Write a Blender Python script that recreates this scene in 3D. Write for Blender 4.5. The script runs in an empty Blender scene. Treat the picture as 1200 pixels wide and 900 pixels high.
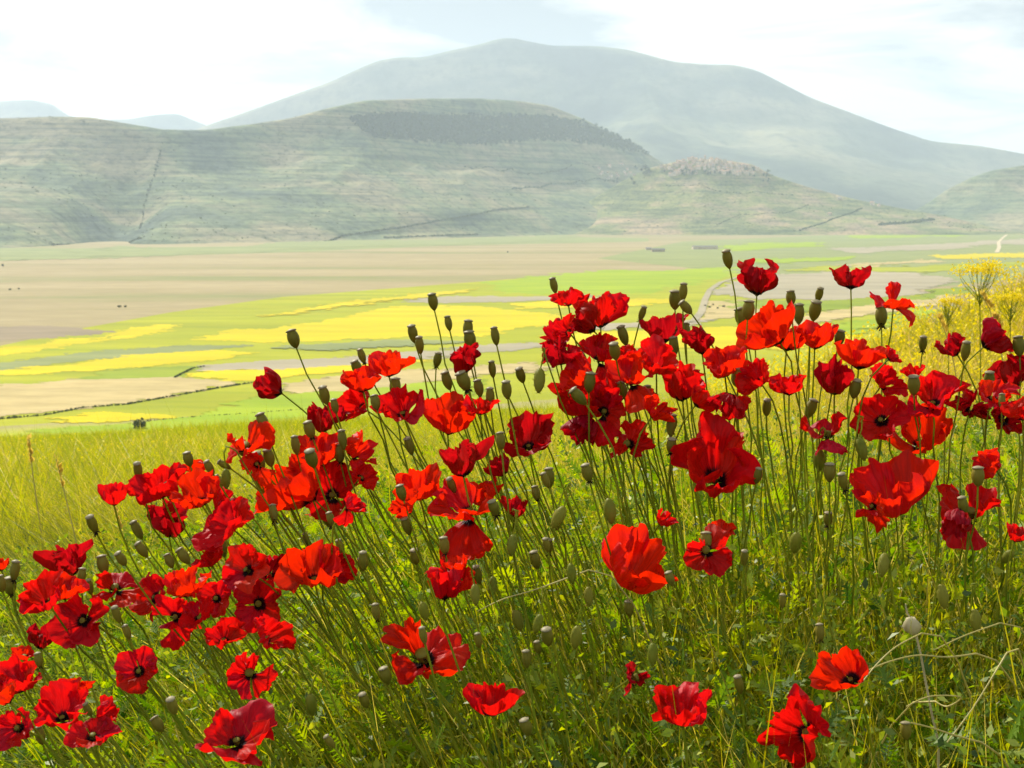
import bpy, math, random
import numpy as np
from mathutils import Vector, Matrix

R = math.radians
rng = np.random.default_rng(7)
random.seed(7)
scene = bpy.context.scene
col = scene.collection

# ------------------------------------------------------------------ camera
F = 1448.0                       # focal length in pixels of the 1200 x 900 photograph
PITCH = math.atan(200 / F)       # the horizon lies at y = 250
cam_data = bpy.data.cameras.new('camera')
cam = bpy.data.objects.new('camera', cam_data)
col.objects.link(cam)
cam.location = (0, 0, 0)
cam.rotation_euler = (R(90) - PITCH, 0, 0)
cam_data.sensor_width = 36
cam_data.lens = 36 * F / 1200
cam_data.clip_start = 0.05
cam_data.clip_end = 60000
cam_data.dof.use_dof = True
cam_data.dof.focus_distance = 1.55
cam_data.dof.aperture_fstop = 22
scene.camera = cam

# ------------------------------------------------------------------ sky, sun, exposure
SUN_EL, SUN_AZ = 40.0, -32.0     # azimuth measured from the view direction (+Y), negative = left
world = bpy.data.worlds.new('World')
scene.world = world
world.use_nodes = True
wn, wl = world.node_tree.nodes, world.node_tree.links
wn.clear()
wout = wn.new('ShaderNodeOutputWorld')
bg = wn.new('ShaderNodeBackground')
sky = wn.new('ShaderNodeTexSky')
sky.sky_type = 'NISHITA'
sky.sun_disc = False
sky.sun_elevation = R(SUN_EL)
sky.sun_rotation = R(SUN_AZ)
sky.altitude = 1300
sky.air_density = 1.0
sky.dust_density = 1.5
tc = wn.new('ShaderNodeTexCoord')
sep = wn.new('ShaderNodeSeparateXYZ')
wl.new(tc.outputs['Generated'], sep.inputs[0])
zz = wn.new('ShaderNodeMath'); zz.operation = 'MAXIMUM'; zz.inputs[1].default_value = 0.0
wl.new(sep.outputs['Z'], zz.inputs[0])
za = wn.new('ShaderNodeMath'); za.operation = 'ADD'; za.inputs[1].default_value = 0.13
wl.new(zz.outputs[0], za.inputs[0])
dv = wn.new('ShaderNodeVectorMath'); dv.operation = 'DIVIDE'
cz = wn.new('ShaderNodeCombineXYZ')
for k in range(3): wl.new(za.outputs[0], cz.inputs[k])
wl.new(tc.outputs['Generated'], dv.inputs[0]); wl.new(cz.outputs[0], dv.inputs[1])
nz = wn.new('ShaderNodeTexNoise')
nz.inputs['Scale'].default_value = 0.95; nz.inputs['Detail'].default_value = 7; nz.inputs['Roughness'].default_value = 0.56
nz.inputs['Distortion'].default_value = 0.4
mp = wn.new('ShaderNodeMapping'); mp.inputs['Location'].default_value = (1.7, 2.2, 0)
wl.new(dv.outputs[0], mp.inputs['Vector']); wl.new(mp.outputs[0], nz.inputs['Vector'])
cr = wn.new('ShaderNodeValToRGB')
cr.color_ramp.elements[0].position = 0.42; cr.color_ramp.elements[0].color = (0.34, 0.38, 0.42, 1)
cr.color_ramp.elements[1].position = 0.54; cr.color_ramp.elements[1].color = (0.98, 0.955, 0.90, 1)
wl.new(nz.outputs['Fac'], cr.inputs[0])
cm = wn.new('ShaderNodeVectorMath'); cm.operation = 'SCALE'; cm.inputs['Scale'].default_value = 8.0
wl.new(cr.outputs[0], cm.inputs[0])
mixc = wn.new('ShaderNodeMix'); mixc.data_type = 'RGBA'; mixc.inputs['Factor'].default_value = 0.94
wl.new(sky.outputs[0], mixc.inputs['A']); wl.new(cm.outputs[0], mixc.inputs['B'])
wl.new(mixc.outputs['Result'], bg.inputs['Color'])
bg.inputs['Strength'].default_value = 0.1
wl.new(bg.outputs[0], wout.inputs['Surface'])

sd = bpy.data.lights.new('sun', 'SUN')
sd.energy = 5.0
sd.angle = R(0.6)
sd.color = (1.0, 0.93, 0.80)
sun = bpy.data.objects.new('sun', sd)
col.objects.link(sun)
sdir = Vector((math.sin(R(SUN_AZ)) * math.cos(R(SUN_EL)), math.cos(R(SUN_AZ)) * math.cos(R(SUN_EL)), math.sin(R(SUN_EL))))
sun.rotation_euler = sdir.to_track_quat('Z', 'Y').to_euler()

scene.view_settings.view_transform = 'Standard'
scene.view_settings.look = 'None'
scene.view_settings.exposure = 0.6
scene.view_settings.gamma = 1
scene.render.engine = 'CYCLES'
cy = scene.cycles
cy.use_denoising = True
cy.max_bounces = 6
cy.diffuse_bounces = 3
cy.glossy_bounces = 2
cy.transmission_bounces = 5
cy.transparent_max_bounces = 6
cy.volume_bounces = 1
cy.use_adaptive_sampling = True
cy.adaptive_threshold = 0.015
cy.sample_clamp_indirect = 8

# ------------------------------------------------------------------ helpers
def at(px, py, Y):
    """point at depth Y on the ray through a pixel of the photograph"""
    xc, yc = (px - 600) / F, (450 - py) / F
    dy = math.cos(PITCH) + yc * math.sin(PITCH)
    dz = -math.sin(PITCH) + yc * math.cos(PITCH)
    return Vector((xc * Y / dy, Y, dz * Y / dy))

def pix(x, y, z):
    d = y * math.cos(PITCH) - z * math.sin(PITCH)
    v = y * math.sin(PITCH) + z * math.cos(PITCH)
    return 600 + F * x / d, 450 - F * v / d

def lattice(seed):
    return np.random.default_rng(seed).random((256, 256))
_lat = {}
def vnoise(x, y, seed=0):
    g = _lat.setdefault(seed, lattice(seed))
    xi, yi = np.floor(x).astype(int), np.floor(y).astype(int)
    fx, fy = x - xi, y - yi
    fx = fx * fx * (3 - 2 * fx); fy = fy * fy * (3 - 2 * fy)
    a = g[xi % 256, yi % 256]; b = g[(xi + 1) % 256, yi % 256]
    c = g[xi % 256, (yi + 1) % 256]; d = g[(xi + 1) % 256, (yi + 1) % 256]
    return (a * (1 - fx) + b * fx) * (1 - fy) + (c * (1 - fx) + d * fx) * fy
def fbm(x, y, seed=0, octs=5, ridged=False):
    v, amp, tot = 0, 1.0, 0
    for o in range(octs):
        n = vnoise(x * 2 ** o + 17.3 * o, y * 2 ** o + 5.1 * o, seed + o)
        if ridged: n = 1 - np.abs(2 * n - 1)
        v = v + amp * n; tot += amp; amp *= 0.5
    return v / tot

def mesh_np(name, verts, faces, mat, parent=None, smooth=False, uv=None, tone=None):
    """ONE mesh object out of numpy vertices and equal-sided faces"""
    verts = np.asarray(verts, dtype=np.float32).reshape(-1, 3)
    faces = np.asarray(faces, dtype=np.int32)
    k = faces.shape[1]
    me = bpy.data.meshes.new(name)
    me.vertices.add(len(verts)); me.vertices.foreach_set('co', verts.ravel())
    me.loops.add(faces.size); me.loops.foreach_set('vertex_index', faces.ravel())
    me.polygons.add(len(faces))
    me.polygons.foreach_set('loop_start', np.arange(0, faces.size, k, dtype=np.int32))
    me.polygons.foreach_set('loop_total', np.full(len(faces), k, dtype=np.int32))
    me.update(calc_edges=True)
    if smooth: me.polygons.foreach_set('use_smooth', np.ones(len(faces), dtype=bool))
    if uv is not None:
        l = me.uv_layers.new(name='UVMap')
        l.data.foreach_set('uv', np.asarray(uv, dtype=np.float32)[faces.ravel()].ravel())
    if tone is not None:
        a = me.attributes.new('tone', 'FLOAT', 'POINT')
        a.data.foreach_set('value', np.asarray(tone, dtype=np.float32))
    me.validate()
    return link(name, me, mat, parent)

def link(name, me, mat=None, parent=None):
    o = bpy.data.objects.new(name, me)
    col.objects.link(o)
    if mat is not None and len(me.materials) == 0: me.materials.append(mat)
    if parent is not None: o.parent = parent
    return o

def mesh_py(name, verts, faces, mat, parent=None, smooth=False):
    me = bpy.data.meshes.new(name)
    me.from_pydata([tuple(v) for v in verts], [], faces)
    if smooth: me.polygons.foreach_set('use_smooth', np.ones(len(me.polygons), dtype=bool))
    me.update()
    return link(name, me, mat, parent)

def tag(o, label=None, cat=None, group=None, kind=None):
    if label: o['label'] = label
    if cat: o['category'] = cat
    if group: o['group'] = group
    if kind: o['kind'] = kind
    return o

def empty(name, loc):
    o = bpy.data.objects.new(name, None)
    o.empty_display_size = 0.05
    o.location = loc
    col.objects.link(o)
    return o

# ------------------------------------------------------------------ materials
def nt(name):
    m = bpy.data.materials.new(name); m.use_nodes = True
    n, l = m.node_tree.nodes, m.node_tree.links
    n.clear()
    return m, n, l, n.new('ShaderNodeOutputMaterial')

def ramp(n, stops):
    r = n.new('ShaderNodeValToRGB')
    e = r.color_ramp.elements
    while len(e) < len(stops): e.new(0.5)
    for q, (p, c) in zip(e, stops): q.position = p; q.color = (*c, 1)
    return r

def noise(n, l, scale, detail=4, rough=0.55, stretch=None, coord='Object'):
    t = n.new('ShaderNodeTexCoord'); mpg = n.new('ShaderNodeMapping'); x = n.new('ShaderNodeTexNoise')
    if stretch: mpg.inputs['Scale'].default_value = stretch
    l.new(t.outputs[coord], mpg.inputs['Vector']); l.new(mpg.outputs[0], x.inputs['Vector'])
    x.inputs['Scale'].default_value = scale; x.inputs['Detail'].default_value = detail; x.inputs['Roughness'].default_value = rough
    return x

def mix(n, l, fac, a, b, blend='MIX'):
    m = n.new('ShaderNodeMix'); m.data_type = 'RGBA'; m.blend_type = blend
    for s, v in (('Factor', fac), ('A', a), ('B', b)):
        if isinstance(v, (int, float)): m.inputs[s].default_value = v
        elif isinstance(v, tuple): m.inputs[s].default_value = (*v, 1)
        else: l.new(v, m.inputs[s])
    return m.outputs['Result']

def leaf_material(name, stops, trans=0.5, gloss=0.06, boost=1.25, rough=0.45):
    """thin leaf: diffuse front, light shining through, a little sheen; colour by the blade's own tone"""
    m, n, l, out = nt(name)
    a = n.new('ShaderNodeAttribute'); a.attribute_name = 'tone'
    r = ramp(n, stops); l.new(a.outputs['Fac'], r.inputs[0])
    d = n.new('ShaderNodeBsdfDiffuse'); t = n.new('ShaderNodeBsdfTranslucent'); g = n.new('ShaderNodeBsdfGlossy')
    g.inputs['Roughness'].default_value = rough
    g.inputs['Color'].default_value = (0.9, 0.9, 0.8, 1)
    l.new(r.outputs[0], d.inputs['Color'])
    hv = n.new('ShaderNodeHueSaturation'); hv.inputs['Value'].default_value = boost; hv.inputs['Saturation'].default_value = 1.05
    hv.inputs['Hue'].default_value = 0.488
    l.new(r.outputs[0], hv.inputs['Color']); l.new(hv.outputs[0], t.inputs['Color'])
    s1 = n.new('ShaderNodeMixShader'); s1.inputs[0].default_value = trans
    l.new(d.outputs[0], s1.inputs[1]); l.new(t.outputs[0], s1.inputs[2])
    s2 = n.new('ShaderNodeMixShader'); s2.inputs[0].default_value = gloss
    l.new(s1.outputs[0], s2.inputs[1]); l.new(g.outputs[0], s2.inputs[2])
    l.new(s2.outputs[0], out.inputs['Surface'])
    return m

M = {}
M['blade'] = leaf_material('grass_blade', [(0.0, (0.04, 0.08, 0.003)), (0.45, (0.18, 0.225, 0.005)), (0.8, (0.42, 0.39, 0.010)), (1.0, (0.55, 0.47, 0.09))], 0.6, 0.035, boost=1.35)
M['meadow'] = leaf_material('meadow_blade', [(0.0, (0.20, 0.26, 0.006)), (0.45, (0.34, 0.38, 0.008)), (0.8, (0.50, 0.47, 0.012)), (1.0, (0.60, 0.51, 0.10))], 0.5, 0.03)
M['bank'] = leaf_material('bank_blade', [(0.0, (0.20, 0.22, 0.010)), (0.45, (0.42, 0.38, 0.015)), (0.8, (0.60, 0.48, 0.05)), (1.0, (0.66, 0.47, 0.20))], 0.5, 0.03)
M['leaf'] = leaf_material('poppy_leaf', [(0.0, (0.03, 0.10, 0.004)), (0.5, (0.15, 0.27, 0.006)), (1.0, (0.36, 0.44, 0.014))], 0.58, 0.03, boost=1.4, rough=0.55)
M['straw'] = leaf_material('dry_straw', [(0.0, (0.40, 0.36, 0.08)), (1.0, (0.58, 0.50, 0.16))], 0.25, 0.06)
M['bloom'] = leaf_material('yellow_bloom', [(0.0, (0.75, 0.60, 0.01)), (1.0, (0.85, 0.74, 0.05))], 0.4, 0.02, boost=1.1)

def stalk_material(name, c0, c1, c2, trans=0.22):
    m, n, l, out = nt(name)
    x = noise(n, l, 45, 3); r = ramp(n, [(0.3, c0), (0.5, c1), (0.72, c2)]); l.new(x.outputs['Fac'], r.inputs[0])
    oi = n.new('ShaderNodeObjectInfo')
    cc = mix(n, l, oi.outputs['Random'], r.outputs[0], mix(n, l, 0.55, r.outputs[0], c2))
    p = n.new('ShaderNodeBsdfPrincipled'); l.new(cc, p.inputs['Base Color'])
    p.inputs['Roughness'].default_value = 0.5
    p.inputs['Sheen Weight'].default_value = 0.0; p.inputs['Specular IOR Level'].default_value = 0.22 if c0[1] > 0.02 else 0.0
    t = n.new('ShaderNodeBsdfTranslucent'); l.new(cc, t.inputs['Color'])
    s = n.new('ShaderNodeMixShader'); s.inputs[0].default_value = trans
    l.new(p.outputs[0], s.inputs[1]); l.new(t.outputs[0], s.inputs[2]); l.new(s.outputs[0], out.inputs['Surface'])
    return m
M['stem'] = stalk_material('poppy_stem', (0.15, 0.22, 0.010), (0.23, 0.30, 0.014), (0.38, 0.38, 0.03), 0.5)
M['pod'] = stalk_material('seed_pod', (0.13, 0.135, 0.012), (0.21, 0.195, 0.020), (0.33, 0.27, 0.04), 0.42)
M['cap'] = stalk_material('pod_cap', (0.20, 0.17, 0.09), (0.30, 0.26, 0.14), (0.42, 0.36, 0.22), 0.3)
M['bud'] = stalk_material('poppy_bud', (0.15, 0.19, 0.015), (0.24, 0.27, 0.025), (0.38, 0.33, 0.06), 0.45)
M['dark'] = stalk_material('stamen_dark', (0.012, 0.007, 0.006), (0.020, 0.012, 0.010), (0.035, 0.022, 0.016), 0.05)
M['dry'] = stalk_material('dry_husk', (0.42, 0.36, 0.20), (0.52, 0.46, 0.27), (0.62, 0.56, 0.36), 0.3)

def petal_material(name, c_in, c_tr, blotch=True):
    m, n, l, out = nt(name)
    uv = n.new('ShaderNodeUVMap'); uv.uv_map = 'UVMap'
    sp = n.new('ShaderNodeSeparateXYZ'); l.new(uv.outputs[0], sp.inputs[0])
    # fine veins fanning out along the petal
    mpg = n.new('ShaderNodeMapping'); mpg.inputs['Scale'].default_value = (14, 1.2, 1)
    l.new(uv.outputs[0], mpg.inputs['Vector'])
    x = n.new('ShaderNodeTexNoise'); x.inputs['Scale'].default_value = 1.6; x.inputs['Detail'].default_value = 5
    l.new(mpg.outputs[0], x.inputs['Vector'])
    vein = ramp(n, [(0.3, (0.72, 0.72, 0.72)), (0.7, (1.1, 1.1, 1.1))]); l.new(x.outputs['Fac'], vein.inputs[0])
    oi = n.new('ShaderNodeObjectInfo')
    hs = n.new('ShaderNodeHueSaturation'); hs.inputs['Color'].default_value = (*c_in, 1)
    hr = n.new('ShaderNodeMapRange'); hr.inputs['To Min'].default_value = 0.492; hr.inputs['To Max'].default_value = 0.508
    l.new(oi.outputs['Random'], hr.inputs['Value']); l.new(hr.outputs[0], hs.inputs['Hue'])
    vr = n.new('ShaderNodeMapRange'); vr.inputs['To Min'].default_value = 0.72; vr.inputs['To Max'].default_value = 1.1
    fr = n.new('ShaderNodeMath'); fr.operation = 'FRACT'
    mu = n.new('ShaderNodeMath'); mu.operation = 'MULTIPLY'; mu.inputs[1].default_value = 7.31
    l.new(oi.outputs['Random'], mu.inputs[0]); l.new(mu.outputs[0], fr.inputs[0]); l.new(fr.outputs[0], vr.inputs['Value'])
    l.new(vr.outputs[0], hs.inputs['Value'])
    c1 = mix(n, l, 1.0, hs.outputs[0], vein.outputs[0], 'MULTIPLY')
    t1 = mix(n, l, 1.0, c_tr, vein.outputs[0], 'MULTIPLY')
    if blotch:
        nb = n.new('ShaderNodeMath'); nb.operation = 'MULTIPLY_ADD'; nb.inputs[1].default_value = 0.16; nb.inputs[2].default_value = -0.08
        l.new(x.outputs['Fac'], nb.inputs[0])
        sm = n.new('ShaderNodeMath'); sm.operation = 'ADD'; l.new(sp.outputs['Y'], sm.inputs[0]); l.new(nb.outputs[0], sm.inputs[1])
        rb = n.new('ShaderNodeMapRange'); rb.inputs['From Min'].default_value = 0.20; rb.inputs['From Max'].default_value = 0.30
        rb.interpolation_type = 'SMOOTHSTEP'
        l.new(sm.outputs[0], rb.inputs['Value'])
        c1 = mix(n, l, rb.outputs[0], (0.012, 0.002, 0.006), c1)
        t1 = mix(n, l, rb.outputs[0], (0.02, 0.001, 0.004), t1)
    bmp = n.new('ShaderNodeBump'); bmp.inputs['Strength'].default_value = 0.35; bmp.inputs['Distance'].default_value = 0.002
    l.new(x.outputs['Fac'], bmp.inputs['Height'])
    p = n.new('ShaderNodeBsdfPrincipled'); p.inputs['Roughness'].default_value = 0.5
    p.inputs['Specular IOR Level'].default_value = 0.2
    l.new(c1, p.inputs['Base Color']); l.new(bmp.outputs[0], p.inputs['Normal'])
    t = n.new('ShaderNodeBsdfTranslucent'); l.new(t1, t.inputs['Color']); l.new(bmp.outputs[0], t.inputs['Normal'])
    s = n.new('ShaderNodeMixShader'); s.inputs[0].default_value = 0.52
    l.new(p.outputs[0], s.inputs[1]); l.new(t.outputs[0], s.inputs[2]); l.new(s.outputs[0], out.inputs['Surface'])
    return m
M['scarlet'] = petal_material('petal_scarlet', (0.72, 0.006, 0.003), (0.95, 0.022, 0.001))
M['red'] = petal_material('petal_red', (0.62, 0.003, 0.006), (0.85, 0.006, 0.004))
M['crimson'] = petal_material('petal_crimson', (0.44, 0.003, 0.010), (0.58, 0.004, 0.008))

def ground_material():
    m, n, l, out = nt('ground')
    g = n.new('ShaderNodeNewGeometry'); s = n.new('ShaderNodeSeparateXYZ'); l.new(g.outputs['Position'], s.inputs[0])
    # the meadow hillside
    a = noise(n, l, 0.9, 6, 0.65); b = noise(n, l, 0.05, 5, 0.6)
    ca = ramp(n, [(0.3, (0.18, 0.24, 0.008)), (0.5, (0.31, 0.35, 0.010)), (0.7, (0.44, 0.42, 0.02))]); l.new(a.outputs['Fac'], ca.inputs[0])
    cb = ramp(n, [(0.35, (0.24, 0.30, 0.008)), (0.55, (0.37, 0.40, 0.010)), (0.7, (0.50, 0.47, 0.02))]); l.new(b.outputs['Fac'], cb.inputs[0])
    hill = mix(n, l, 0.55, ca.outputs[0], cb.outputs[0])
    # the plain: strips of dry grass and pale green
    c = noise(n, l, 1.0, 6, 0.6, (0.0012, 0.006, 1)); d = noise(n, l, 1.0, 6, 0.7, (0.02, 0.07, 1))
    cc = ramp(n, [(0.32, (0.21, 0.22, 0.08)), (0.48, (0.31, 0.25, 0.13)), (0.62, (0.36, 0.29, 0.16)), (0.75, (0.28, 0.28, 0.09))]); l.new(c.outputs['Fac'], cc.inputs[0])
    dd = ramp(n, [(0.3, (0.80, 0.80, 0.78)), (0.7, (1.12, 1.12, 1.1))]); l.new(d.outputs['Fac'], dd.inputs[0])
    plain = mix(n, l, 1.0, cc.outputs[0], dd.outputs[0], 'MULTIPLY')
    mr = n.new('ShaderNodeMapRange'); mr.inputs['From Min'].default_value = -64.998; mr.inputs['From Max'].default_value = -64.9
    l.new(s.outputs['Z'], mr.inputs['Value'])
    both = mix(n, l, mr.outputs[0], plain, hill)
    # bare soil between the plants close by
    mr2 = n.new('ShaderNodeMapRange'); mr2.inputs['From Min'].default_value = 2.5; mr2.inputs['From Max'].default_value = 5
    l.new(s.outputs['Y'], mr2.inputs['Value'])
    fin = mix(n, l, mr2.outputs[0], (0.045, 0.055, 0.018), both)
    bp = n.new('ShaderNodeBump'); bp.inputs['Strength'].default_value = 0.6; bp.inputs['Distance'].default_value = 0.25
    l.new(a.outputs['Fac'], bp.inputs['Height'])
    p = n.new('ShaderNodeBsdfPrincipled'); p.inputs['Roughness'].default_value = 0.95; p.inputs['Specular IOR Level'].default_value = 0.1
    l.new(fin, p.inputs['Base Color']); l.new(bp.outputs[0], p.inputs['Normal']); l.new(p.outputs[0], out.inputs['Surface'])
    return m
M['ground'] = ground_material()

def field_material(name, lo, hi, sx=0.02, sy=0.06):
    m, n, l, out = nt(name)
    a = noise(n, l, 1.0, 6, 0.65, (sx, sy, 1)); b = noise(n, l, 1.0, 3, 0.6, (sx * 0.15, sy * 0.35, 1))
    r = ramp(n, [(0.3, lo), (0.7, hi)]); l.new(a.outputs['Fac'], r.inputs[0])
    q = ramp(n, [(0.3, (0.82, 0.84, 0.85)), (0.7, (1.1, 1.08, 1.1))]); l.new(b.outputs['Fac'], q.inputs[0])
    c = mix(n, l, 1.0, r.outputs[0], q.outputs[0], 'MULTIPLY')
    p = n.new('ShaderNodeBsdfPrincipled'); p.inputs['Roughness'].default_value = 0.95; p.inputs['Specular IOR Level'].default_value = 0.1
    l.new(c, p.inputs['Base Color']); l.new(p.outputs[0], out.inputs['Surface'])
    return m
M['f_lime'] = field_material('field_lime', (0.213, 0.32, 0.009), (0.32, 0.391, 0.011))
M['f_ygreen'] = field_material('field_yellow_green', (0.24, 0.284, 0.009), (0.382, 0.373, 0.009), 0.01, 0.05)
M['f_yellow'] = field_material('field_yellow', (0.46, 0.39, 0.001), (0.60, 0.48, 0.001))
M['f_green'] = field_material('field_green', (0.169, 0.24, 0.013), (0.266, 0.311, 0.018))
M['f_pale'] = field_material('field_pale_green', (0.186, 0.222, 0.08), (0.275, 0.293, 0.107))
M['f_straw'] = field_material('field_straw', (0.373, 0.293, 0.124), (0.515, 0.408, 0.186), 0.05, 0.12)
M['f_brown'] = field_material('field_ploughed', (0.213, 0.169, 0.107), (0.293, 0.231, 0.151))
M['f_grey'] = field_material('field_grey', (0.302, 0.266, 0.178), (0.391, 0.337, 0.231))
M['f_path'] = field_material('pale_track', (0.488, 0.4, 0.249), (0.604, 0.515, 0.355), 0.2, 0.2)

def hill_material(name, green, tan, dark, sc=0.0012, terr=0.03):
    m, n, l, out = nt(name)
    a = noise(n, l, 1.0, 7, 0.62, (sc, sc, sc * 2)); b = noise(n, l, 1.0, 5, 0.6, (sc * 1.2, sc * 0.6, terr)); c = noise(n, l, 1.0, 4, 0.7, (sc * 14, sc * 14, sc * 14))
    r = ramp(n, [(0.38, dark), (0.48, green), (0.60, tan)]); l.new(a.outputs['Fac'], r.inputs[0])  # darker growth patches, painted into the colour in place of cloud shadows
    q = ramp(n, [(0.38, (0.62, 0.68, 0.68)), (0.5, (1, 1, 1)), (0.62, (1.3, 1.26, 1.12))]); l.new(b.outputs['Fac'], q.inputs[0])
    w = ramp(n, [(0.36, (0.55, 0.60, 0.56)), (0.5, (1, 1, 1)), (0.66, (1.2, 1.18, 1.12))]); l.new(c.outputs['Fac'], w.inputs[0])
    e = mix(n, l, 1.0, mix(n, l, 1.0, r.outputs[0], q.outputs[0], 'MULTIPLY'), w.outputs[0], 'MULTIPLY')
    bp = n.new('ShaderNodeBump'); bp.inputs['Strength'].default_value = 0.5; bp.inputs['Distance'].default_value = 12
    l.new(c.outputs['Fac'], bp.inputs['Height'])
    p = n.new('ShaderNodeBsdfPrincipled'); p.inputs['Roughness'].default_value = 0.95; p.inputs['Specular IOR Level'].default_value = 0.05
    l.new(e, p.inputs['Base Color']); l.new(bp.outputs[0], p.inputs['Normal']); l.new(p.outputs[0], out.inputs['Surface'])
    return m
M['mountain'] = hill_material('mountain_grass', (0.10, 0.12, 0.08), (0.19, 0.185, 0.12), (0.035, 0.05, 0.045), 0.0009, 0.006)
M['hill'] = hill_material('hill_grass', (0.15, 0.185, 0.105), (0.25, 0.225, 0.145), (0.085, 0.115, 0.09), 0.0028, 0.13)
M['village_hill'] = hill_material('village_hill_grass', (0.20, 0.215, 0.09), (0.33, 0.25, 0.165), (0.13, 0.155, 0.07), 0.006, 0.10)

def plain_material(name, c0, c1, scale=3.0, rough=0.9):
    m, n, l, out = nt(name)
    x = noise(n, l, scale, 5, 0.6); r = ramp(n, [(0.3, c0), (0.7, c1)]); l.new(x.outputs['Fac'], r.inputs[0])
    oi = n.new('ShaderNodeObjectInfo')
    vr = n.new('ShaderNodeMapRange'); vr.inputs['To Min'].default_value = 0.7; vr.inputs['To Max'].default_value = 1.2
    l.new(oi.outputs['Random'], vr.inputs['Value'])
    hs = n.new('ShaderNodeHueSaturation'); l.new(r.outputs[0], hs.inputs['Color']); l.new(vr.outputs[0], hs.inputs['Value'])
    p = n.new('ShaderNodeBsdfPrincipled'); p.inputs['Roughness'].default_value = rough; p.inputs['Specular IOR Level'].default_value = 0.15
    l.new(hs.outputs[0], p.inputs['Base Color']); l.new(p.outputs[0], out.inputs['Surface'])
    return m
M['wall'] = plain_material('stone_wall', (0.52, 0.40, 0.33), (0.74, 0.62, 0.52), 0.3)
M['roof'] = plain_material('tile_roof', (0.42, 0.22, 0.15), (0.56, 0.33, 0.24), 0.4)
M['slate'] = plain_material('grey_roof', (0.20, 0.19, 0.18), (0.30, 0.28, 0.26), 0.4)
M['opening'] = plain_material('dark_opening', (0.03, 0.03, 0.035), (0.06, 0.06, 0.06), 1.0)
M['tree'] = plain_material('tree_crown', (0.02, 0.035, 0.018), (0.045, 0.065, 0.028), 0.3)
M['trunk'] = plain_material('bark', (0.08, 0.06, 0.04), (0.14, 0.11, 0.08), 2)
M['hedge'] = plain_material('hedge_leaf', (0.05, 0.07, 0.02), (0.09, 0.11, 0.03), 0.5)

# ------------------------------------------------------------------ the ground
PLAIN = -65.0
def spur(x, y):
    return 2.25 * np.exp(-((x - 9.0) / 4.6) ** 2 - ((y - 14.0) / 9.0) ** 2)
def G(x, y):
    """height of the ground: a bank that rises to a crest 2.4 m ahead, then a meadow hillside falling to the plain"""
    x = np.asarray(x, dtype=float); y = np.asarray(y, dtype=float)
    near = -0.95 + 0.12 * (y - 1) + 0.12 * np.clip(x, -3, 3)
    far = -0.42 - 0.163 * y + 0.05 * np.clip(x, -400, 400) + spur(x, y)
    far = far + 0.10 * np.clip((y - 3) / 6, 0, 1) * (fbm(x * 0.25, y * 0.25, 31, 3) - 0.5) * 2 + np.clip((y - 20) / 60, 0, 1) * 2.4 * (fbm(x * 0.02, y * 0.02, 41, 3) - 0.5)
    k = 9.0
    z = -np.logaddexp(-k * near, -k * far) / k
    z = z + 0.03 * (fbm(x * 1.3, y * 1.3, 51, 3) - 0.5)
    kp = 1.2
    z = np.logaddexp(kp * z, kp * PLAIN) / kp
    return z

nr, na = 190, 420
rad = np.geomspace(0.25, 14000, nr)
ang = np.linspace(0, 2 * np.pi, na, endpoint=False)
RR, AA = np.meshgrid(rad, ang, indexing='ij')
gx, gy = RR * np.sin(AA), RR * np.cos(AA)
gz = G(np.clip(gx, -2000, 2000), np.maximum(gy, -60))
gv = np.stack([gx, gy, gz], -1).reshape(-1, 3)
gv = np.vstack([gv, [[0, 0, float(G(0.0, 0.0))]]])
ii, jj = np.meshgrid(np.arange(nr - 1), np.arange(na), indexing='ij')
j2 = (jj + 1) % na
quads = np.stack([ii * na + jj, (ii + 1) * na + jj, (ii + 1) * na + j2, ii * na + j2], -1).reshape(-1, 4)
quads = quads[:, ::-1]
tri = [[nr * na, k, (k + 1) % na, (k + 1) % na] for k in range(na)]
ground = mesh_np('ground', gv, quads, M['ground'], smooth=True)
tag(ground, 'meadow hillside falling away to the wide flat plain', 'ground', kind='structure')

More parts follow.
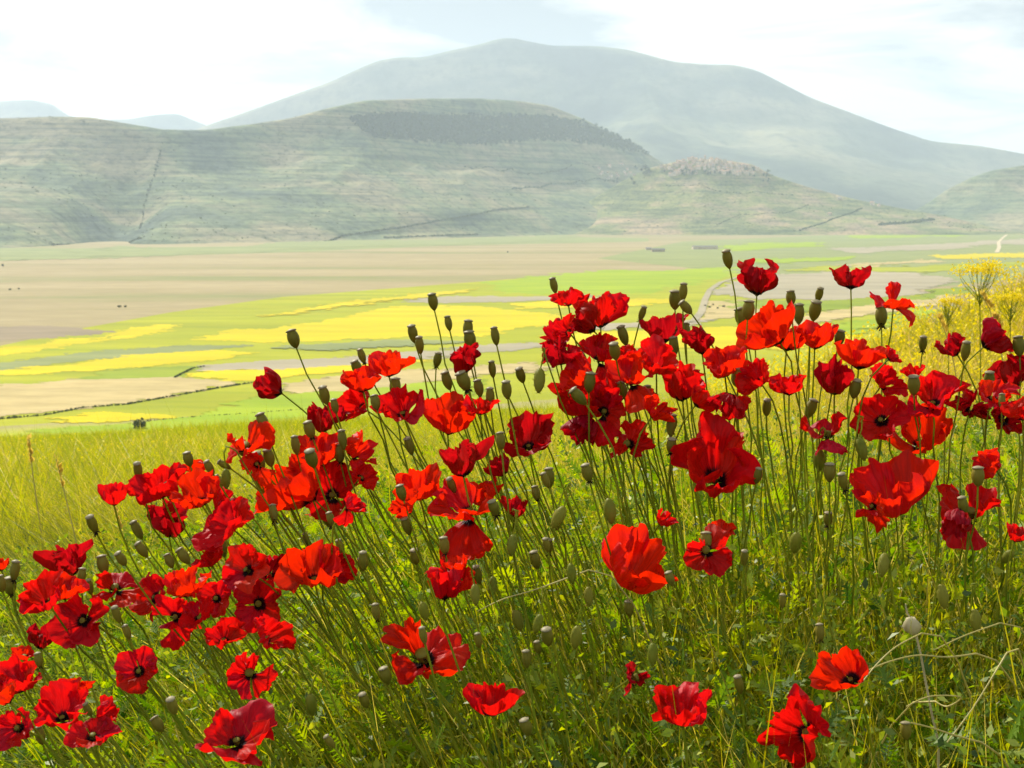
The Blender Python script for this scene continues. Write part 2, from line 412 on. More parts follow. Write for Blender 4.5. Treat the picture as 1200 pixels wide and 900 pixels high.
# fields on the plain, outlined on the photograph and laid out on the real plain
def on_plain(px, py, z=PLAIN):
    p = at(px, py, 1.0)
    return p * (z / p.z)
def inside(px, py, P):
    c = False
    for (x0, y0), (x1, y1) in zip(P, P[1:] + P[:1]):
        if (y0 > py) != (y1 > py) and px < (x1 - x0) * (py - y0) / (y1 - y0) + x0: c = not c
    return c
def inside_np(px, py, P):
    c = np.zeros(px.shape, dtype=bool)
    for (x0, y0), (x1, y1) in zip(P, P[1:] + P[:1]):
        if y0 == y1: continue
        c ^= ((y0 > py) != (y1 > py)) & (px < (x1 - x0) * (py - y0) / (y1 - y0) + x0)
    return c
FIELDS = [
 ('f_ygreen', 'wide yellow green field spread across the middle of the plain', [(-60,418),(100,384),(200,366),(330,348),(600,327),(700,322),(860,318),(960,318),(1080,345),(1130,600),(-60,600)]),
 ('f_pale', 'pale green pasture strip at the foot of the bluish slopes', [(-60,290),(90,291),(330,288),(600,277),(760,279),(760,283),(520,288),(330,296),(120,302),(-60,308)]),
 ('f_pale', 'grey green pasture beneath the village hill', [(800,283),(960,276),(1290,266),(1290,318),(1100,336),(1000,330),(880,322),(790,312),(700,303)]),
 ('f_lime', 'bright lime field lying in front of the far tan strip', [(560,332),(640,322),(720,317),(862,313),(850,322),(800,334),(740,344),(600,345)]),
 ('f_brown', 'brown ploughed strip ending in a point', [(-60,382),(30,381),(80,384),(135,388),(95,393),(50,397),(-60,402)]),
 ('f_yellow', 'golden yellow strip below the brown ploughed land', [(-60,420),(20,405),(60,399),(115,395),(105,400),(60,408),(0,416),(-60,428)]),
 ('f_yellow', 'small yellow patch beyond the pale green band', [(135,386),(170,380),(205,381),(190,388),(140,397),(112,399)]),
 ('f_yellow', 'large brilliant yellow field with a pointed tip', [(225,398),(262,388),(330,383),(420,366),(480,357),(560,360),(640,368),(700,374),(610,386),(560,394),(480,393),(380,400),(300,402)]),
 ('f_pale', 'thin pale green band between two yellow fields', [(-60,432),(40,420),(120,410),(230,404),(300,403),(220,413),(120,422),(0,434),(-60,440)]),
 ('f_yellow', 'yellow green strip beyond the straw coloured field', [(-60,440),(60,428),(150,416),(250,410),(300,412),(240,424),(120,434),(0,440)]),
 ('f_green', 'deeper green wedge beside the straw coloured field', [(90,444),(130,434),(215,428),(235,432),(208,443),(150,446)]),
 ('f_straw', 'straw coloured mown field bordered by a dark ditch', [(-60,458),(70,445),(150,443),(215,443),(265,446),(258,452),(200,464),(80,480),(0,488),(-60,494)]),
 ('f_yellow', 'yellow patch at the end of the straw coloured field', [(208,442),(235,434),(330,431),(420,424),(500,420),(470,430),(380,438),(300,447),(262,448),(266,444)]),
 ('f_grey', 'grey fallow strip bending between yellow fields', [(222,434),(250,427),(340,420),(420,417),(520,408),(660,400),(640,406),(560,414),(420,426),(330,432),(240,434)]),
 ('f_yellow', 'bright yellow sliver under the dark ditch', [(55,494),(110,483),(160,484),(212,486),(200,491),(120,496)]),
 ('f_lime', 'fresh green field beyond the lone dark bush', [(40,504),(120,498),(210,491),(290,467),(420,452),(560,446),(560,470),(420,512),(200,514),(40,512)]),
 ('f_straw', 'dry tan strip behind the crowded poppies', [(330,450),(430,438),(620,424),(640,432),(520,446),(420,456),(340,462)]),
 ('f_grey', 'narrow grey stripe inside the green band', [(470,352),(560,347),(690,346),(700,349),(600,353),(500,355)]),
 ('f_yellow', 'yellow strip bordering the lime field', [(600,356),(700,350),(800,350),(780,356),(690,362),(610,362)]),
 ('f_grey', 'pinkish fallow strip crossing the yellow land', [(640,382),(720,378),(830,374),(820,380),(740,385),(650,388)]),
 ('f_yellow', 'broad yellow field beyond the tall poppies', [(640,392),(720,388),(860,384),(980,380),(1000,400),(900,410),(760,408),(640,406)]),
 ('f_grey', 'grey green fallow plot rounded by a dirt track', [(862,326),(930,320),(1010,316),(1120,326),(1070,345),(980,352),(880,350),(835,345),(842,334)]),
 ('f_straw', 'tan stubble plot dotted with tiny bushes', [(822,353),(880,351),(905,358),(900,368),(850,372),(815,374)]),
 ('f_lime', 'small lime plot near the long stone barn', [(838,289),(900,284),(950,284),(955,289),(900,293),(845,294)]),
 ('f_yellow', 'thin yellow strip beside the pale track', [(1090,298),(1150,296),(1290,295),(1290,300),(1160,303),(1100,302)]),
 ('f_lime', 'pale lime strip under the dark village spur', [(1000,274),(1080,271),(1140,271),(1130,275),(1060,279),(1000,280)]),
 ('f_straw', 'long pale stubble line across the far pasture', [(985,311),(1040,307),(1092,304),(1092,307),(1040,310),(985,315)]),
 ('f_green', 'green strip between the grey fallow plot and the bank', [(840,352),(960,354),(1060,346),(1130,336),(1140,342),(1060,358),(940,366),(860,362)]),
 ('f_straw', 'tan strip running up beside the golden bank', [(900,374),(980,364),(1060,352),(1120,346),(1110,354),(1020,368),(920,384)]),
 ('f_lime', 'lime strip just beyond the golden bank', [(940,388),(1020,374),(1080,364),(1110,362),(1060,378),(960,398)]),
 ('f_lime', 'thin lime line crossing the far pasture', [(860,306),(940,302),(1010,300),(1000,304),(930,308),(870,310)]),
 ('f_grey', 'grey strip on the far pasture under the spur', [(960,292),(1040,288),(1160,282),(1240,280),(1240,284),(1120,290),(1000,296)]),
 ('f_ygreen', 'yellow green strip before the grey fallow plot', [(900,316),(980,312),(1080,312),(1200,306),(1200,312),(1080,320),(980,318)]),
 ('f_pale', 'pale green apron at the foot of the long terraced hill', [(-60,296),(40,290),(90,296),(150,288),(210,294),(280,290),(330,284),(420,281),(520,281),(600,276),(680,277),(600,284),(480,287),(360,291),(240,298),(100,302),(-60,306)]),
 ('f_yellow', 'long yellow thread on the green band beyond the poppies', [(300,372),(380,358),(470,345),(560,338),(540,343),(460,352),(380,364)]),
 ('f_pale', 'pale strip dividing two yellow fields behind the poppies', [(300,408),(380,402),(480,398),(560,400),(480,406),(380,411)]),
]
for i, (mat, label, pts) in enumerate(FIELDS):
    r_ = np.random.default_rng(100 + i)
    z = PLAIN + 0.02 + 0.012 * i
    if i < 3:                                  # the broad grounds of the plain
        vv = [on_plain(px, py) for px, py in pts]
        o = mesh_py('field', [(p.x, p.y, z) for p in vv], [list(range(len(vv)))], M[mat])
    else:                                      # sown strips: drill rows that thin out raggedly at the edges
        x0, x1 = min(p[0] for p in pts), max(p[0] for p in pts); y0, y1 = min(p[1] for p in pts), max(p[1] for p in pts)
        step = 0.6
        rows = np.arange(y0 - 1, y1 + 1, step)
        ncol = int((x1 - x0 + 20) / 6) + 1
        w = r_.uniform(3, 9, (len(rows), ncol + 1)); cx = x0 - 10 + np.cumsum(w, 1) - w
        cyy = np.broadcast_to(rows[:, None], cx.shape)
        jx = 26 * (vnoise(cx * .03, cyy * .5, 400 + i) - .5) + r_.normal(0, 4, cx.shape)
        jy = 3.2 * (vnoise(cx * .025, cyy * .3, 430 + i) - .5) + r_.normal(0, .35, cx.shape)
        ok = inside_np(cx + jx, cyy + jy, pts)
        a, b, ww = cx[ok], cyy[ok], w[ok]
        qx = np.stack([a, a + ww, a + ww, a], 1).ravel(); qy = np.stack([b + step, b + step, b, b], 1).ravel()
        c = (450 - qy) / F
        dyy = math.cos(PITCH) + c * math.sin(PITCH); dzz = -math.sin(PITCH) + c * math.cos(PITCH)
        k = PLAIN / dzz
        o = mesh_np('field', np.stack([(qx - 600) / F * k, dyy * k, np.full(len(k), z)], 1), np.arange(len(k)).reshape(-1, 4), M[mat])
    tag(o, label, 'field', kind='structure')

def ribbon(name, label, cat, pts, w, mat, z):
    vv, ff = [], []
    P = [on_plain(*p) for p in pts]
    for i, p in enumerate(P):
        d = (P[min(i + 1, len(P) - 1)] - P[max(i - 1, 0)]); d.z = 0; d.normalize()
        nrm = Vector((-d.y, d.x, 0)) * w / 2
        vv += [(p.x + nrm.x, p.y + nrm.y, PLAIN + z), (p.x - nrm.x, p.y - nrm.y, PLAIN + z)]
        if i: ff.append([2 * i - 2, 2 * i - 1, 2 * i + 1, 2 * i])
    tag(mesh_py(name, vv, ff, mat), label, cat, kind='structure')
ribbon('dirt_track', 'pale dirt track winding towards the green hill', 'track', [(1168,296),(1171,290),(1170,284),(1176,278),(1184,272),(1192,267),(1204,263)], 7, M['f_path'], 0.5)
ribbon('dirt_track', 'grey dirt track curving around a fallow plot', 'track', [(812,378),(822,366),(826,352),(832,340),(845,331),(866,325)], 5, M['f_grey'], 0.5)

# ------------------------------------------------------------------ hills and mountains
def ridge(name, label, pts, YR, front, back, mat, seed, er=0.35, esc=500, nx=260, ny=120, base=PLAIN - 4, carve=None, power=1.25, kind='structure'):
    YR = YR if isinstance(YR, list) else [(0, YR), (1, YR)]
    P = [at(px, py, float(np.interp(px, [a for a, _ in YR], [b for _, b in YR]))) for px, py in pts]
    X = np.array([p.x for p in P]); Z = np.array([p.z for p in P]); YP = np.array([p.y for p in P])
    xs = np.linspace(X[0], X[-1], nx)
    ts = np.linspace(0, 1, ny)
    # smooth the traced ridge a little, add small bumps
    def H(x):
        w = (X[-1] - X[0]) / 160
        h = sum(np.interp(x + d * w, X, Z) for d in (-1, -0.5, 0, 0.5, 1)) / 5
        return h + 0.012 * (Z.max() - base) * (fbm(x / esc * 1.6, x * 0, seed + 9, 4) - 0.5)
    def hf(x, y):
        x = np.asarray(x, dtype=float); y = np.asarray(y, dtype=float)
        Yr = np.interp(x, X, YP)
        a = np.where(y < Yr, (Yr - y) / front, (y - Yr) / back)
        a = np.clip(a, 0, 1)
        wob = 1 + 0.22 * (fbm(x / esc * 0.7 + 3, y / esc * 0.35, seed + 20, 3) - 0.5) * 2
        g = np.clip(1 - a * wob, 0, 1) ** power
        q = np.clip((1 - a) / 0.22, 0, 1); g = g * q * q * (3 - 2 * q)      # the slope runs out into the plain
        g = np.where(a < 0.06, 1 - (1 - g) * (a / 0.06), g)
        rr = fbm(x / esc + 0.35 * fbm(x / esc, y / esc, seed + 5, 3), y / esc * 0.45, seed, 5, True)
        mod = 1 - er * (1 - rr) * np.clip(a * 5, 0, 1) * np.clip((1 - a) * 1.6, 0, 1)
        h = base + (H(x) - base) * g * mod
        if carve: h = carve(x, y, h)
        return h
    XX, YY = np.meshgrid(xs, ts, indexing='ij')
    YY = np.interp(XX, X, YP) - front + YY * (front + back)
    ZZ = hf(XX, YY)
    v = np.stack([XX, YY, ZZ], -1).reshape(-1, 3)
    ii, jj = np.meshgrid(np.arange(nx - 1), np.arange(ny - 1), indexing='ij')
    q = np.stack([ii * ny + jj, (ii + 1) * ny + jj, (ii + 1) * ny + jj + 1, ii * ny + jj + 1], -1).reshape(-1, 4)
    o = mesh_np(name, v, q, mat, smooth=True)
    tag(o, label, 'hill' if name == 'hill' else 'mountain', kind='structure')
    return hf

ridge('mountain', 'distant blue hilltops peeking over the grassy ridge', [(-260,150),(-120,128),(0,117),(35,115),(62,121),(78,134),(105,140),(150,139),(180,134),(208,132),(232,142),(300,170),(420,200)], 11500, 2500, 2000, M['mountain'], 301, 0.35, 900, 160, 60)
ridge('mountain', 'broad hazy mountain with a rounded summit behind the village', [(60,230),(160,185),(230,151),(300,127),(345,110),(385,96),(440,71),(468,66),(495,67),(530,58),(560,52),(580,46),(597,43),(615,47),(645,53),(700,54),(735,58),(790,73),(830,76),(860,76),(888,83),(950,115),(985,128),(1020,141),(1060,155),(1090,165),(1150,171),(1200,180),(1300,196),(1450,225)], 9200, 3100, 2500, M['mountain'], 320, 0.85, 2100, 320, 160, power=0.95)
def gully(x, y, h):
    # the valley that splits the shaded spur from the terraced slope
    t = (3500 - y) / 1150
    xv = -1000 + 130 * t
    return h - 105 * np.exp(-((x - xv) / 95) ** 2) * np.clip(t * 3, 0, 1) * np.clip((1 - t) * 2.5, 0, 1)
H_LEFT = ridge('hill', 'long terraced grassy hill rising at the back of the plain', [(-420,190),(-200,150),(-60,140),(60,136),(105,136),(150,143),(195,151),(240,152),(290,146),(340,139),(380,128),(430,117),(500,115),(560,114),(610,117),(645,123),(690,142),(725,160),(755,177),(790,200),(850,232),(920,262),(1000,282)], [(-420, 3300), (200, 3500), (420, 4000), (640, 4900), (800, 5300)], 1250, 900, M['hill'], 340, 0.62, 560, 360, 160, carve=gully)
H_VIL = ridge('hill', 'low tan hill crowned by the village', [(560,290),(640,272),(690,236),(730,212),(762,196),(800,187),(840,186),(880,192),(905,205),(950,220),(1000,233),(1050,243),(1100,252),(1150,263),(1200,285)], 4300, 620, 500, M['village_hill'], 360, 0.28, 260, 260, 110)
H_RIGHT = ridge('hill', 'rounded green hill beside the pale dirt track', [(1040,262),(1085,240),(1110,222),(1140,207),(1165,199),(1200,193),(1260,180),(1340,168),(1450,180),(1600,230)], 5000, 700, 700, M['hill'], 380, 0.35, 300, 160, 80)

def cast(px, py, hf, y0, y1):
    """where the ray through a pixel meets a hill"""
    ys = np.linspace(y0, y1, 900)
    p = at(px, py, 1.0)
    hit = np.nonzero(hf(p.x * ys, ys) >= p.z * ys)[0]
    if len(hit) == 0: return None
    y = ys[hit[0]]
    return Vector((p.x * y, y, float(hf(p.x * y, y))))

# leafy lumps: a jagged cluster of faces, used for far trees and hedges
def lump(r_, n=26, sz=(1, 1, 1), face=0.55):
    d = r_.normal(size=(n, 3)); d /= np.linalg.norm(d, axis=1)[:, None]
    c = d * (0.55 + 0.45 * r_.random((n, 1))) * np.array(sz)
    v = np.repeat(c, 4, 0).reshape(n, 4, 3)
    u = r_.normal(size=(n, 3)); u /= np.linalg.norm(u, axis=1)[:, None]
    w = np.cross(u, d); w /= np.linalg.norm(w, axis=1)[:, None] + 1e-9
    s = face * np.array(sz).mean() * (0.6 + 0.8 * r_.random((n, 1)))
    v[:, 0] += (u + 0.1 * w) * s; v[:, 1] += w * s; v[:, 2] -= u * s; v[:, 3] -= w * s * 0.8
    f = np.arange(n * 4).reshape(n, 4)
    return v.reshape(-1, 3), f

def clump_line(name, label, cat, pts, hf, yr, r0, step, mat, group=None):
    W = [cast(px, py, hf, *yr) if hf else on_plain(px, py) for px, py in pts]
    W = [w for w in W if w is not None]
    r_ = np.random.default_rng(int(abs(pts[0][0] * 7 + pts[0][1])))
    V, Fc, off = [], [], 0
    for a, b in zip(W, W[1:]):
        n = max(1, int((b - a).length / step))
        for k in range(n):
            p = a.lerp(b, (k + r_.random()) / n)
            s = r0 * r_.uniform(0.5, 1.35)
            v, f = lump(r_, 14, (s, s, s * 0.8), 0.6)
            V.append(v + np.array([p.x + r_.normal(0, r0 * .3), p.y, (float(hf(p.x, p.y)) if hf else p.z) + s * 0.5])); Fc.append(f + off); off += len(v)
    if V: tag(mesh_np(name, np.vstack(V), np.vstack(Fc), mat), label, cat, group)
HR_L, HR_V = (2050, 5300), (3670, 4350)
clump_line('hedgerow', 'dark hedgerow climbing across the terraced hill towards the village', 'hedge', [(345,287),(400,277),(450,270),(500,262),(560,252),(620,243)], H_LEFT, HR_L, 2.6, 3.5, M['hedge'])
clump_line('hedgerow', 'short level hedgerow near the foot of the terraced hill', 'hedge', [(450,279),(505,277),(560,275)], H_LEFT, HR_L, 2.4, 3.5, M['hedge'])
clump_line('hedgerow', 'bushy line growing down the gully between two slopes', 'hedge', [(190,168),(184,195),(176,220),(168,245),(164,268)], H_LEFT, HR_L, 2.6, 11, M['hedge'])
col.objects['hedgerow.002']['kind'] = 'stuff'
clump_line('hedgerow', 'bushy line along the base of the shaded spur', 'hedge', [(60,288),(100,291),(130,287),(165,280)], H_LEFT, HR_L, 2.6, 4, M['hedge'])
clump_line('hedgerow', 'row of bushes along the upper terrace below the wood', 'hedge', [(545,196),(600,199),(660,199),(700,196)], H_LEFT, HR_L, 2.6, 6, M['hedge'])
clump_line('hedgerow', 'second row of bushes below the upper terrace', 'hedge', [(600,222),(650,216),(690,212),(716,212)], H_LEFT, HR_L, 3.2, 5, M['hedge'])
clump_line('hedgerow', 'dark slanting hedgerow on the flank of the village hill', 'hedge', [(936,271),(965,262),(1000,249),(1010,244)], H_VIL, HR_V, 2.6, 3.5, M['hedge'])
clump_line('hedgerow', 'hedgerow crossing the village hill below the houses', 'hedge', [(780,218),(830,221),(880,226),(930,229)], H_VIL, HR_V, 2.0, 5, M['hedge'])
clump_line('hedgerow', 'thin hedgerow around green plots under the village', 'hedge', [(840,264),(868,252),(920,250),(948,240)], H_VIL, HR_V, 1.8, 4.5, M['hedge'])
clump_line('hedgerow', 'thick scrub at the dark end of the village spur', 'hedge', [(1030,264),(1060,262),(1095,258),(1115,254)], H_VIL, HR_V, 5, 5, M['hedge'])
clump_line('hedgerow', 'dark ditch hedge edging the straw coloured field', 'hedge', [(-20,493),(50,487),(100,478),(150,474),(200,465),(250,456),(300,448)], None, None, 0.42, 0.5, M['hedge'])
clump_line('hedgerow', 'faint hedge along the far edge of the fresh green field', 'hedge', [(170,494),(230,489),(290,485),(360,480)], None, None, 0.3, 0.9, M['hedge'])
clump_line('hedgerow', 'stubby hedge ending at the grey fallow strip', 'hedge', [(205,443),(214,438),(226,432),(240,430)], None, None, 0.45, 0.6, M['hedge'])

# the wood on the ridge: a far-off mass of trees
poly = [(412,140),(470,136),(560,139),(640,138),(690,148),(735,165),(762,181),(740,178),(690,168),(630,164),(560,170),(500,166),(440,160)]
r_ = np.random.default_rng(5)
V, Fc, off = [], [], 0
for px, py in zip(r_.uniform(405, 770, 9000), r_.uniform(132, 184, 9000)):
    if not inside(px + r_.normal(0, 3), py + r_.normal(0, 1.2), poly): continue
    if r_.random() > 0.75: continue
    V.append((px, py))
# cast all points at once
pts = np.array(V); ys = np.linspace(3000, 5300, 700)
dirs = np.array([at(a, b, 1.0) for a, b in pts])
hz = H_LEFT(dirs[:, :1] * ys[None], np.broadcast_to(ys[None], (len(pts), len(ys))))
under = hz >= dirs[:, 2:3] * ys[None]
V, Fc, off = [], [], 0
for k in range(len(pts)):
    if not under[k].any(): continue
    i = int(np.argmax(under[k])); y = ys[i]
    s = r_.uniform(4.5, 8.0)
    v, f = lump(r_, 12, (s, s, s * 1.25), 0.6)
    V.append(v + np.array([dirs[k, 0] * y, y, hz[k, i] + s * 0.9])); Fc.append(f + off); off += len(v)
tag(mesh_np('woodland', np.vstack(V), np.vstack(Fc), M['tree']), 'dark wood covering the top of the terraced hill', 'wood', kind='stuff')

# scrub dotted over the grassy slopes, denser in the folds
V, Fc, off = [], [], 0
for hf, n_s, xr, yr in ((H_LEFT, 5200, (-1900, 500), (2250, 4300)), (H_VIL, 700, (150, 1550), (3700, 4300))):
    X_, Y_ = r_.uniform(*xr, n_s), r_.uniform(*yr, n_s)
    Z_ = hf(X_, Y_); fold = fbm(X_ * .006, Y_ * .006, 95, 4)
    for x_, y_, z_, q in zip(X_, Y_, Z_, fold):
        if z_ < PLAIN + 4 or r_.random() > (q - .36) * 4: continue
        sz = r_.uniform(0.9, 2.4)
        v, f = lump(r_, 8, (sz * 1.5, sz, sz * .7), 0.6)
        V.append(v + np.array([x_, y_, z_ + sz * .4])); Fc.append(f + off); off += len(v)
tag(mesh_np('scrub', np.vstack(V), np.vstack(Fc), M['hedge']), 'fine dark scrub sprinkled over the grassy hill slopes', 'scrub', kind='stuff')

# ------------------------------------------------------------------ the village
def house_parts(root, w, d, h, rise, roofmat, r_, windows=True):
    hw, hd = w / 2, d / 2
    v = [(-hw, -hd, -3), (hw, -hd, -3), (hw, hd, -3), (-hw, hd, -3), (-hw, -hd, h), (hw, -hd, h), (hw, hd, h), (-hw, hd, h), (-hw, 0, h + rise), (hw, 0, h + rise)]
    f = [[0, 1, 5, 4], [1, 2, 6, 9, 5], [2, 3, 7, 6], [3, 0, 4, 8, 7]]
    mesh_py('wall', v, f, M['wall'], root)
    o = 0.5; k = rise / hd
    e = h - o * k
    rv = []
    for dz in (0.06, 0.36):
        rv += [(-hw - o, -hd - o, e + dz), (hw + o, -hd - o, e + dz), (hw + o, 0, h + rise + dz), (-hw - o, 0, h + rise + dz), (hw + o, hd + o, e + dz), (-hw - o, hd + o, e + dz)]
    rf = [[6, 7, 8, 9], [9, 8, 10, 11], [3, 2, 1, 0], [5, 4, 2, 3], [0, 1, 7, 6], [4, 5, 11, 10], [1, 2, 8, 7], [2, 4, 10, 8], [3, 0, 6, 9], [5, 3, 9, 11]]
    mesh_py('roof', rv, rf, roofmat, root)
    if windows:
        n = max(2, int(w / 4))
        for fl in range(max(1, int(h / 3.2))):
            for q in range(n):
                cx = -hw + w * (q + 0.5) / n + r_.normal(0, 0.2); z0 = 1.0 + fl * 3.0
                if z0 + 1.3 > h: continue
                y = -hd - 0.03
                mesh_py('window', [(cx - .55, y, z0), (cx + .55, y, z0), (cx + .55, y, z0 + 1.3), (cx - .55, y, z0 + 1.3), (cx - .55, y + .1, z0), (cx + .55, y + .1, z0), (cx + .55, y + .1, z0 + 1.3), (cx - .55, y + .1, z0 + 1.3)],
                        [[0, 1, 2, 3], [4, 5, 1, 0], [3, 2, 6, 7], [1, 5, 6, 2], [4, 0, 3, 7]], M['opening'], root)

r_ = np.random.default_rng(11)
village_poly = [(776,203),(770,188),(788,178),(805,170),(822,166),(842,172),(862,180),(888,186),(890,196),(868,202),(830,196),(800,200)]
annex_poly = [(694,206),(698,196),(716,193),(742,194),(748,204),(730,212),(706,212)]
placed = []
def put_house(px, py, label, group, mind, tower=False, scale=1.0):
    p = cast(px, py, H_VIL, *HR_V) or cast(px, py, H_LEFT, 3000, 5900)
    if p is None: return False
    for q in placed:
        if (q.x - p.x) ** 2 + (q.y - p.y) ** 2 < mind ** 2: return False
    placed.append(p)
    h = empty('bell_tower' if tower else 'stone_house', p)
    h.rotation_euler = (0, 0, r_.normal(0, 0.35) + (math.pi / 2 if r_.random() < 0.25 else 0))
    if tower: house_parts(h, 5, 5, 17, 2.2, M['roof'], r_)
    else:
        w = r_.uniform(9, 15) * scale
        house_parts(h, w, r_.uniform(7.5, 10) * scale, r_.uniform(5, 10) * scale, r_.uniform(1.6, 2.6), M['roof'] if r_.random() < 0.8 else M['slate'], r_, w > 9.5)
    tag(h, label, 'tower' if tower else 'house', group)
    return True
put_house(826, 189, 'slim stone bell tower at the top of the village', None, 5, True)
n = 0
for t in range(1500):
    px, py = r_.uniform(765, 892), r_.uniform(184, 207)
    # stretch the cluster over the hilltop; houses higher on the slope show above those below
    if not inside(px, 166 + (py - 184) * 1.6, village_poly): continue
    if put_house(px, py, 'pinkish stone house with tiled roof packed into the hilltop village', 'houses of the hilltop village', 9.5): n += 1
    if n >= 85: break
n = 0
for t in range(400):
    px, py = r_.uniform(692, 750), r_.uniform(192, 214)
    if not inside(px, py, annex_poly): continue
    if put_house(px, py, 'stone house in the small hamlet on the saddle below the village', 'houses of the hamlet on the saddle', 12, scale=0.9): n += 1
    if n >= 16: break
for px, py, lb in ((984, 234, 'pale house standing alone on the spur past the village'), (1022, 240, 'low farmhouse farther down the village spur'), (1030, 242, 'small shed beside the low farmhouse on the spur'), (972, 252, 'white walled house among hedges beneath the spur')):
    put_house(px, py, lb, None, 4)

def shed(px, py, w, d, h, label):
    p = on_plain(px, py)
    s = empty('stone_barn', (p.x, p.y, PLAIN)); s.rotation_euler = (0, 0, R(6))
    house_parts(s, w, d, h, 1.8, M['slate'], r_)
    tag(s, label, 'barn')
shed(826, 292, 46, 9, 4.5, 'long low stone barn standing on the plain')
shed(771, 295, 22, 9, 3.6, 'short dark barn near the long low barn')
shed(760, 293, 9, 7, 3.0, 'tiny hut at the end of the barn row')

# trees: a tapering trunk and a crown of leaf clumps
def tree_meshes(seed, n=70):
    r2 = np.random.default_rng(seed)
    V, Fc, off = [], [], 0
    for k in range(7):
        c = r2.normal(0, 1, 3) * np.array([1.5, 1.5, 1.2]) + np.array([0, 0, 5.2])
        s = r2.uniform(1.1, 1.9)
        v, f = lump(r2, 24, (s, s, s * 0.9), 0.45)
        V.append(v + c); Fc.append(f + off); off += len(v)
    a = np.linspace(0, 2 * np.pi, 6, endpoint=False)
    tv = [(math.cos(q) * rr, math.sin(q) * rr, z) for z, rr in ((-1, .4), (2.2, .26), (5, .1)) for q in a]
    tf = [[k * 6 + i, k * 6 + (i + 1) % 6, (k + 1) * 6 + (i + 1) % 6, (k + 1) * 6 + i] for k in range(2) for i in range(6)]
    return (np.vstack(V), np.vstack(Fc)), (tv, tf)
crowns, trunks = [], []
for s in range(3):
    (cv, cf), (tv, tf) = tree_meshes(60 + s)
    o = mesh_np('crown', cv, cf, M['tree']); crowns.append(o.data); bpy.data.objects.remove(o)
    o = mesh_py('trunk', tv, tf, M['trunk']); trunks.append(o.data); bpy.data.objects.remove(o)
def far_tree(px, py, s, label, group, hf=H_VIL, yr=HR_V):
    p = cast(px, py, hf, *yr) or cast(px, py, H_LEFT, 3000, 5900)
    if p is None: return
    t = empty('broadleaf_tree', p); t.scale = (s, s, s * r_.uniform(0.85, 1.15)); t.rotation_euler = (0, 0, r_.uniform(0, 6))
    k = int(r_.integers(3))
    link('crown', crowns[k], None, t); link('trunk', trunks[k], None, t)
    tag(t, label, 'tree', group)
for k in range(26):
    px = r_.uniform(776, 884)
    far_tree(px, r_.normal(204 - 3 * ((px - 830) / 54) ** 2, 1.3), r_.uniform(1.4, 2.1), 'dark broadleaf tree in the belt just below the hilltop houses', 'trees below the hilltop houses')
for k in range(9):
    far_tree(r_.uniform(744, 762), r_.uniform(196, 208), r_.uniform(1.7, 2.6), 'dark tree in the tight grove between village and hamlet', 'trees of the grove by the hamlet')
for k in range(12):
    far_tree(r_.uniform(868, 902), r_.uniform(203, 214), r_.uniform(0.9, 1.6), 'small tree scattered on the slope past the last houses', 'trees past the last houses')
for k in range(8):
    far_tree(r_.uniform(690, 745), r_.uniform(209, 217), r_.uniform(1.1, 1.9), 'small tree below the hamlet on the saddle', 'trees below the hamlet')

def bush(px, py, size, label, name='bush', group=None, p=None, mat='hedge'):
    p = p if p is not None else on_plain(px, py)
    b = empty(name, p)
    V, Fc, off = [], [], 0
    for k in range(6):
        s = size * r_.uniform(0.3, 0.5)
        v, f = lump(r_, 40, (s, s, s), 0.30)
        V.append(v + np.array([r_.normal(0, size * .2), r_.normal(0, size * .2), size * r_.uniform(.25, .6)])); Fc.append(f + off); off += len(v)
    mesh_np('foliage', np.vstack(V), np.vstack(Fc), M[mat], b)
    a = np.linspace(0, 2 * np.pi, 5, endpoint=False)
    mesh_py('trunk', [(math.cos(q) * size * .05, math.sin(q) * size * .05, z * size) for z in (-.1, .5) for q in a], [[i, (i + 1) % 5, 5 + (i + 1) % 5, 5 + i] for i in range(5)], M['trunk'], b)
    tag(b, label, 'bush', group)
bush(163, 503, 3.4, 'lone dark round bush on the green field')
for px, py in ((233, 504), (252, 503), (265, 501)):
    bush(px, py, 1.3, 'low dark bush in the short row behind the poppies', group='short row of bushes')
for px, py in ((826, 359), (831, 361), (836, 358), (841, 362), (848, 360)):
    bush(px, py, 1.6, 'tiny dark bush dotting the tan stubble plot', group='bushes on the stubble plot')
for px, py, s in ((140, 360, 1.9), (147, 360, 1.5), (595, 296, 2.6), (12, 340, 1.7), (22, 339, 1.4), (3, 312, 3)):
    bush(px, py, s, 'small scrubby bush far out on the dry tan plain', group='bushes on the dry plain')

# ------------------------------------------------------------------ haze
hb = 15000
hv = [(x, y, z) for z in (PLAIN - 6, 1400) for x, y in ((-hb, -hb), (hb, -hb), (hb, hb), (-hb, hb))]
haze = mesh_py('haze', hv, [[3, 2, 1, 0], [4, 5, 6, 7], [0, 1, 5, 4], [1, 2, 6, 5], [2, 3, 7, 6], [3, 0, 4, 7]], None)
m, n_, l_, out_ = nt('haze')
pv = n_.new('ShaderNodeVolumePrincipled')
pv.inputs['Color'].default_value = (0.69, 0.835, 1.0, 1)
pv.inputs['Density'].default_value = 0.000094
pv.inputs['Anisotropy'].default_value = 0.25
l_.new(pv.outputs[0], out_.inputs['Volume'])
haze.data.materials.append(m)
tag(haze, 'pale summer haze filling the air over the plain', 'haze', kind='stuff')

# ------------------------------------------------------------------ grass, leaves, stems
def lean_of(x, y):
    px = 600 + F * np.asarray(x) / np.maximum(y, 0.5)
    return np.interp(px, [-100, 0, 400, 700, 1000, 1200], [0.62, 0.6, 0.48, 0.20, 0.02, -0.05])

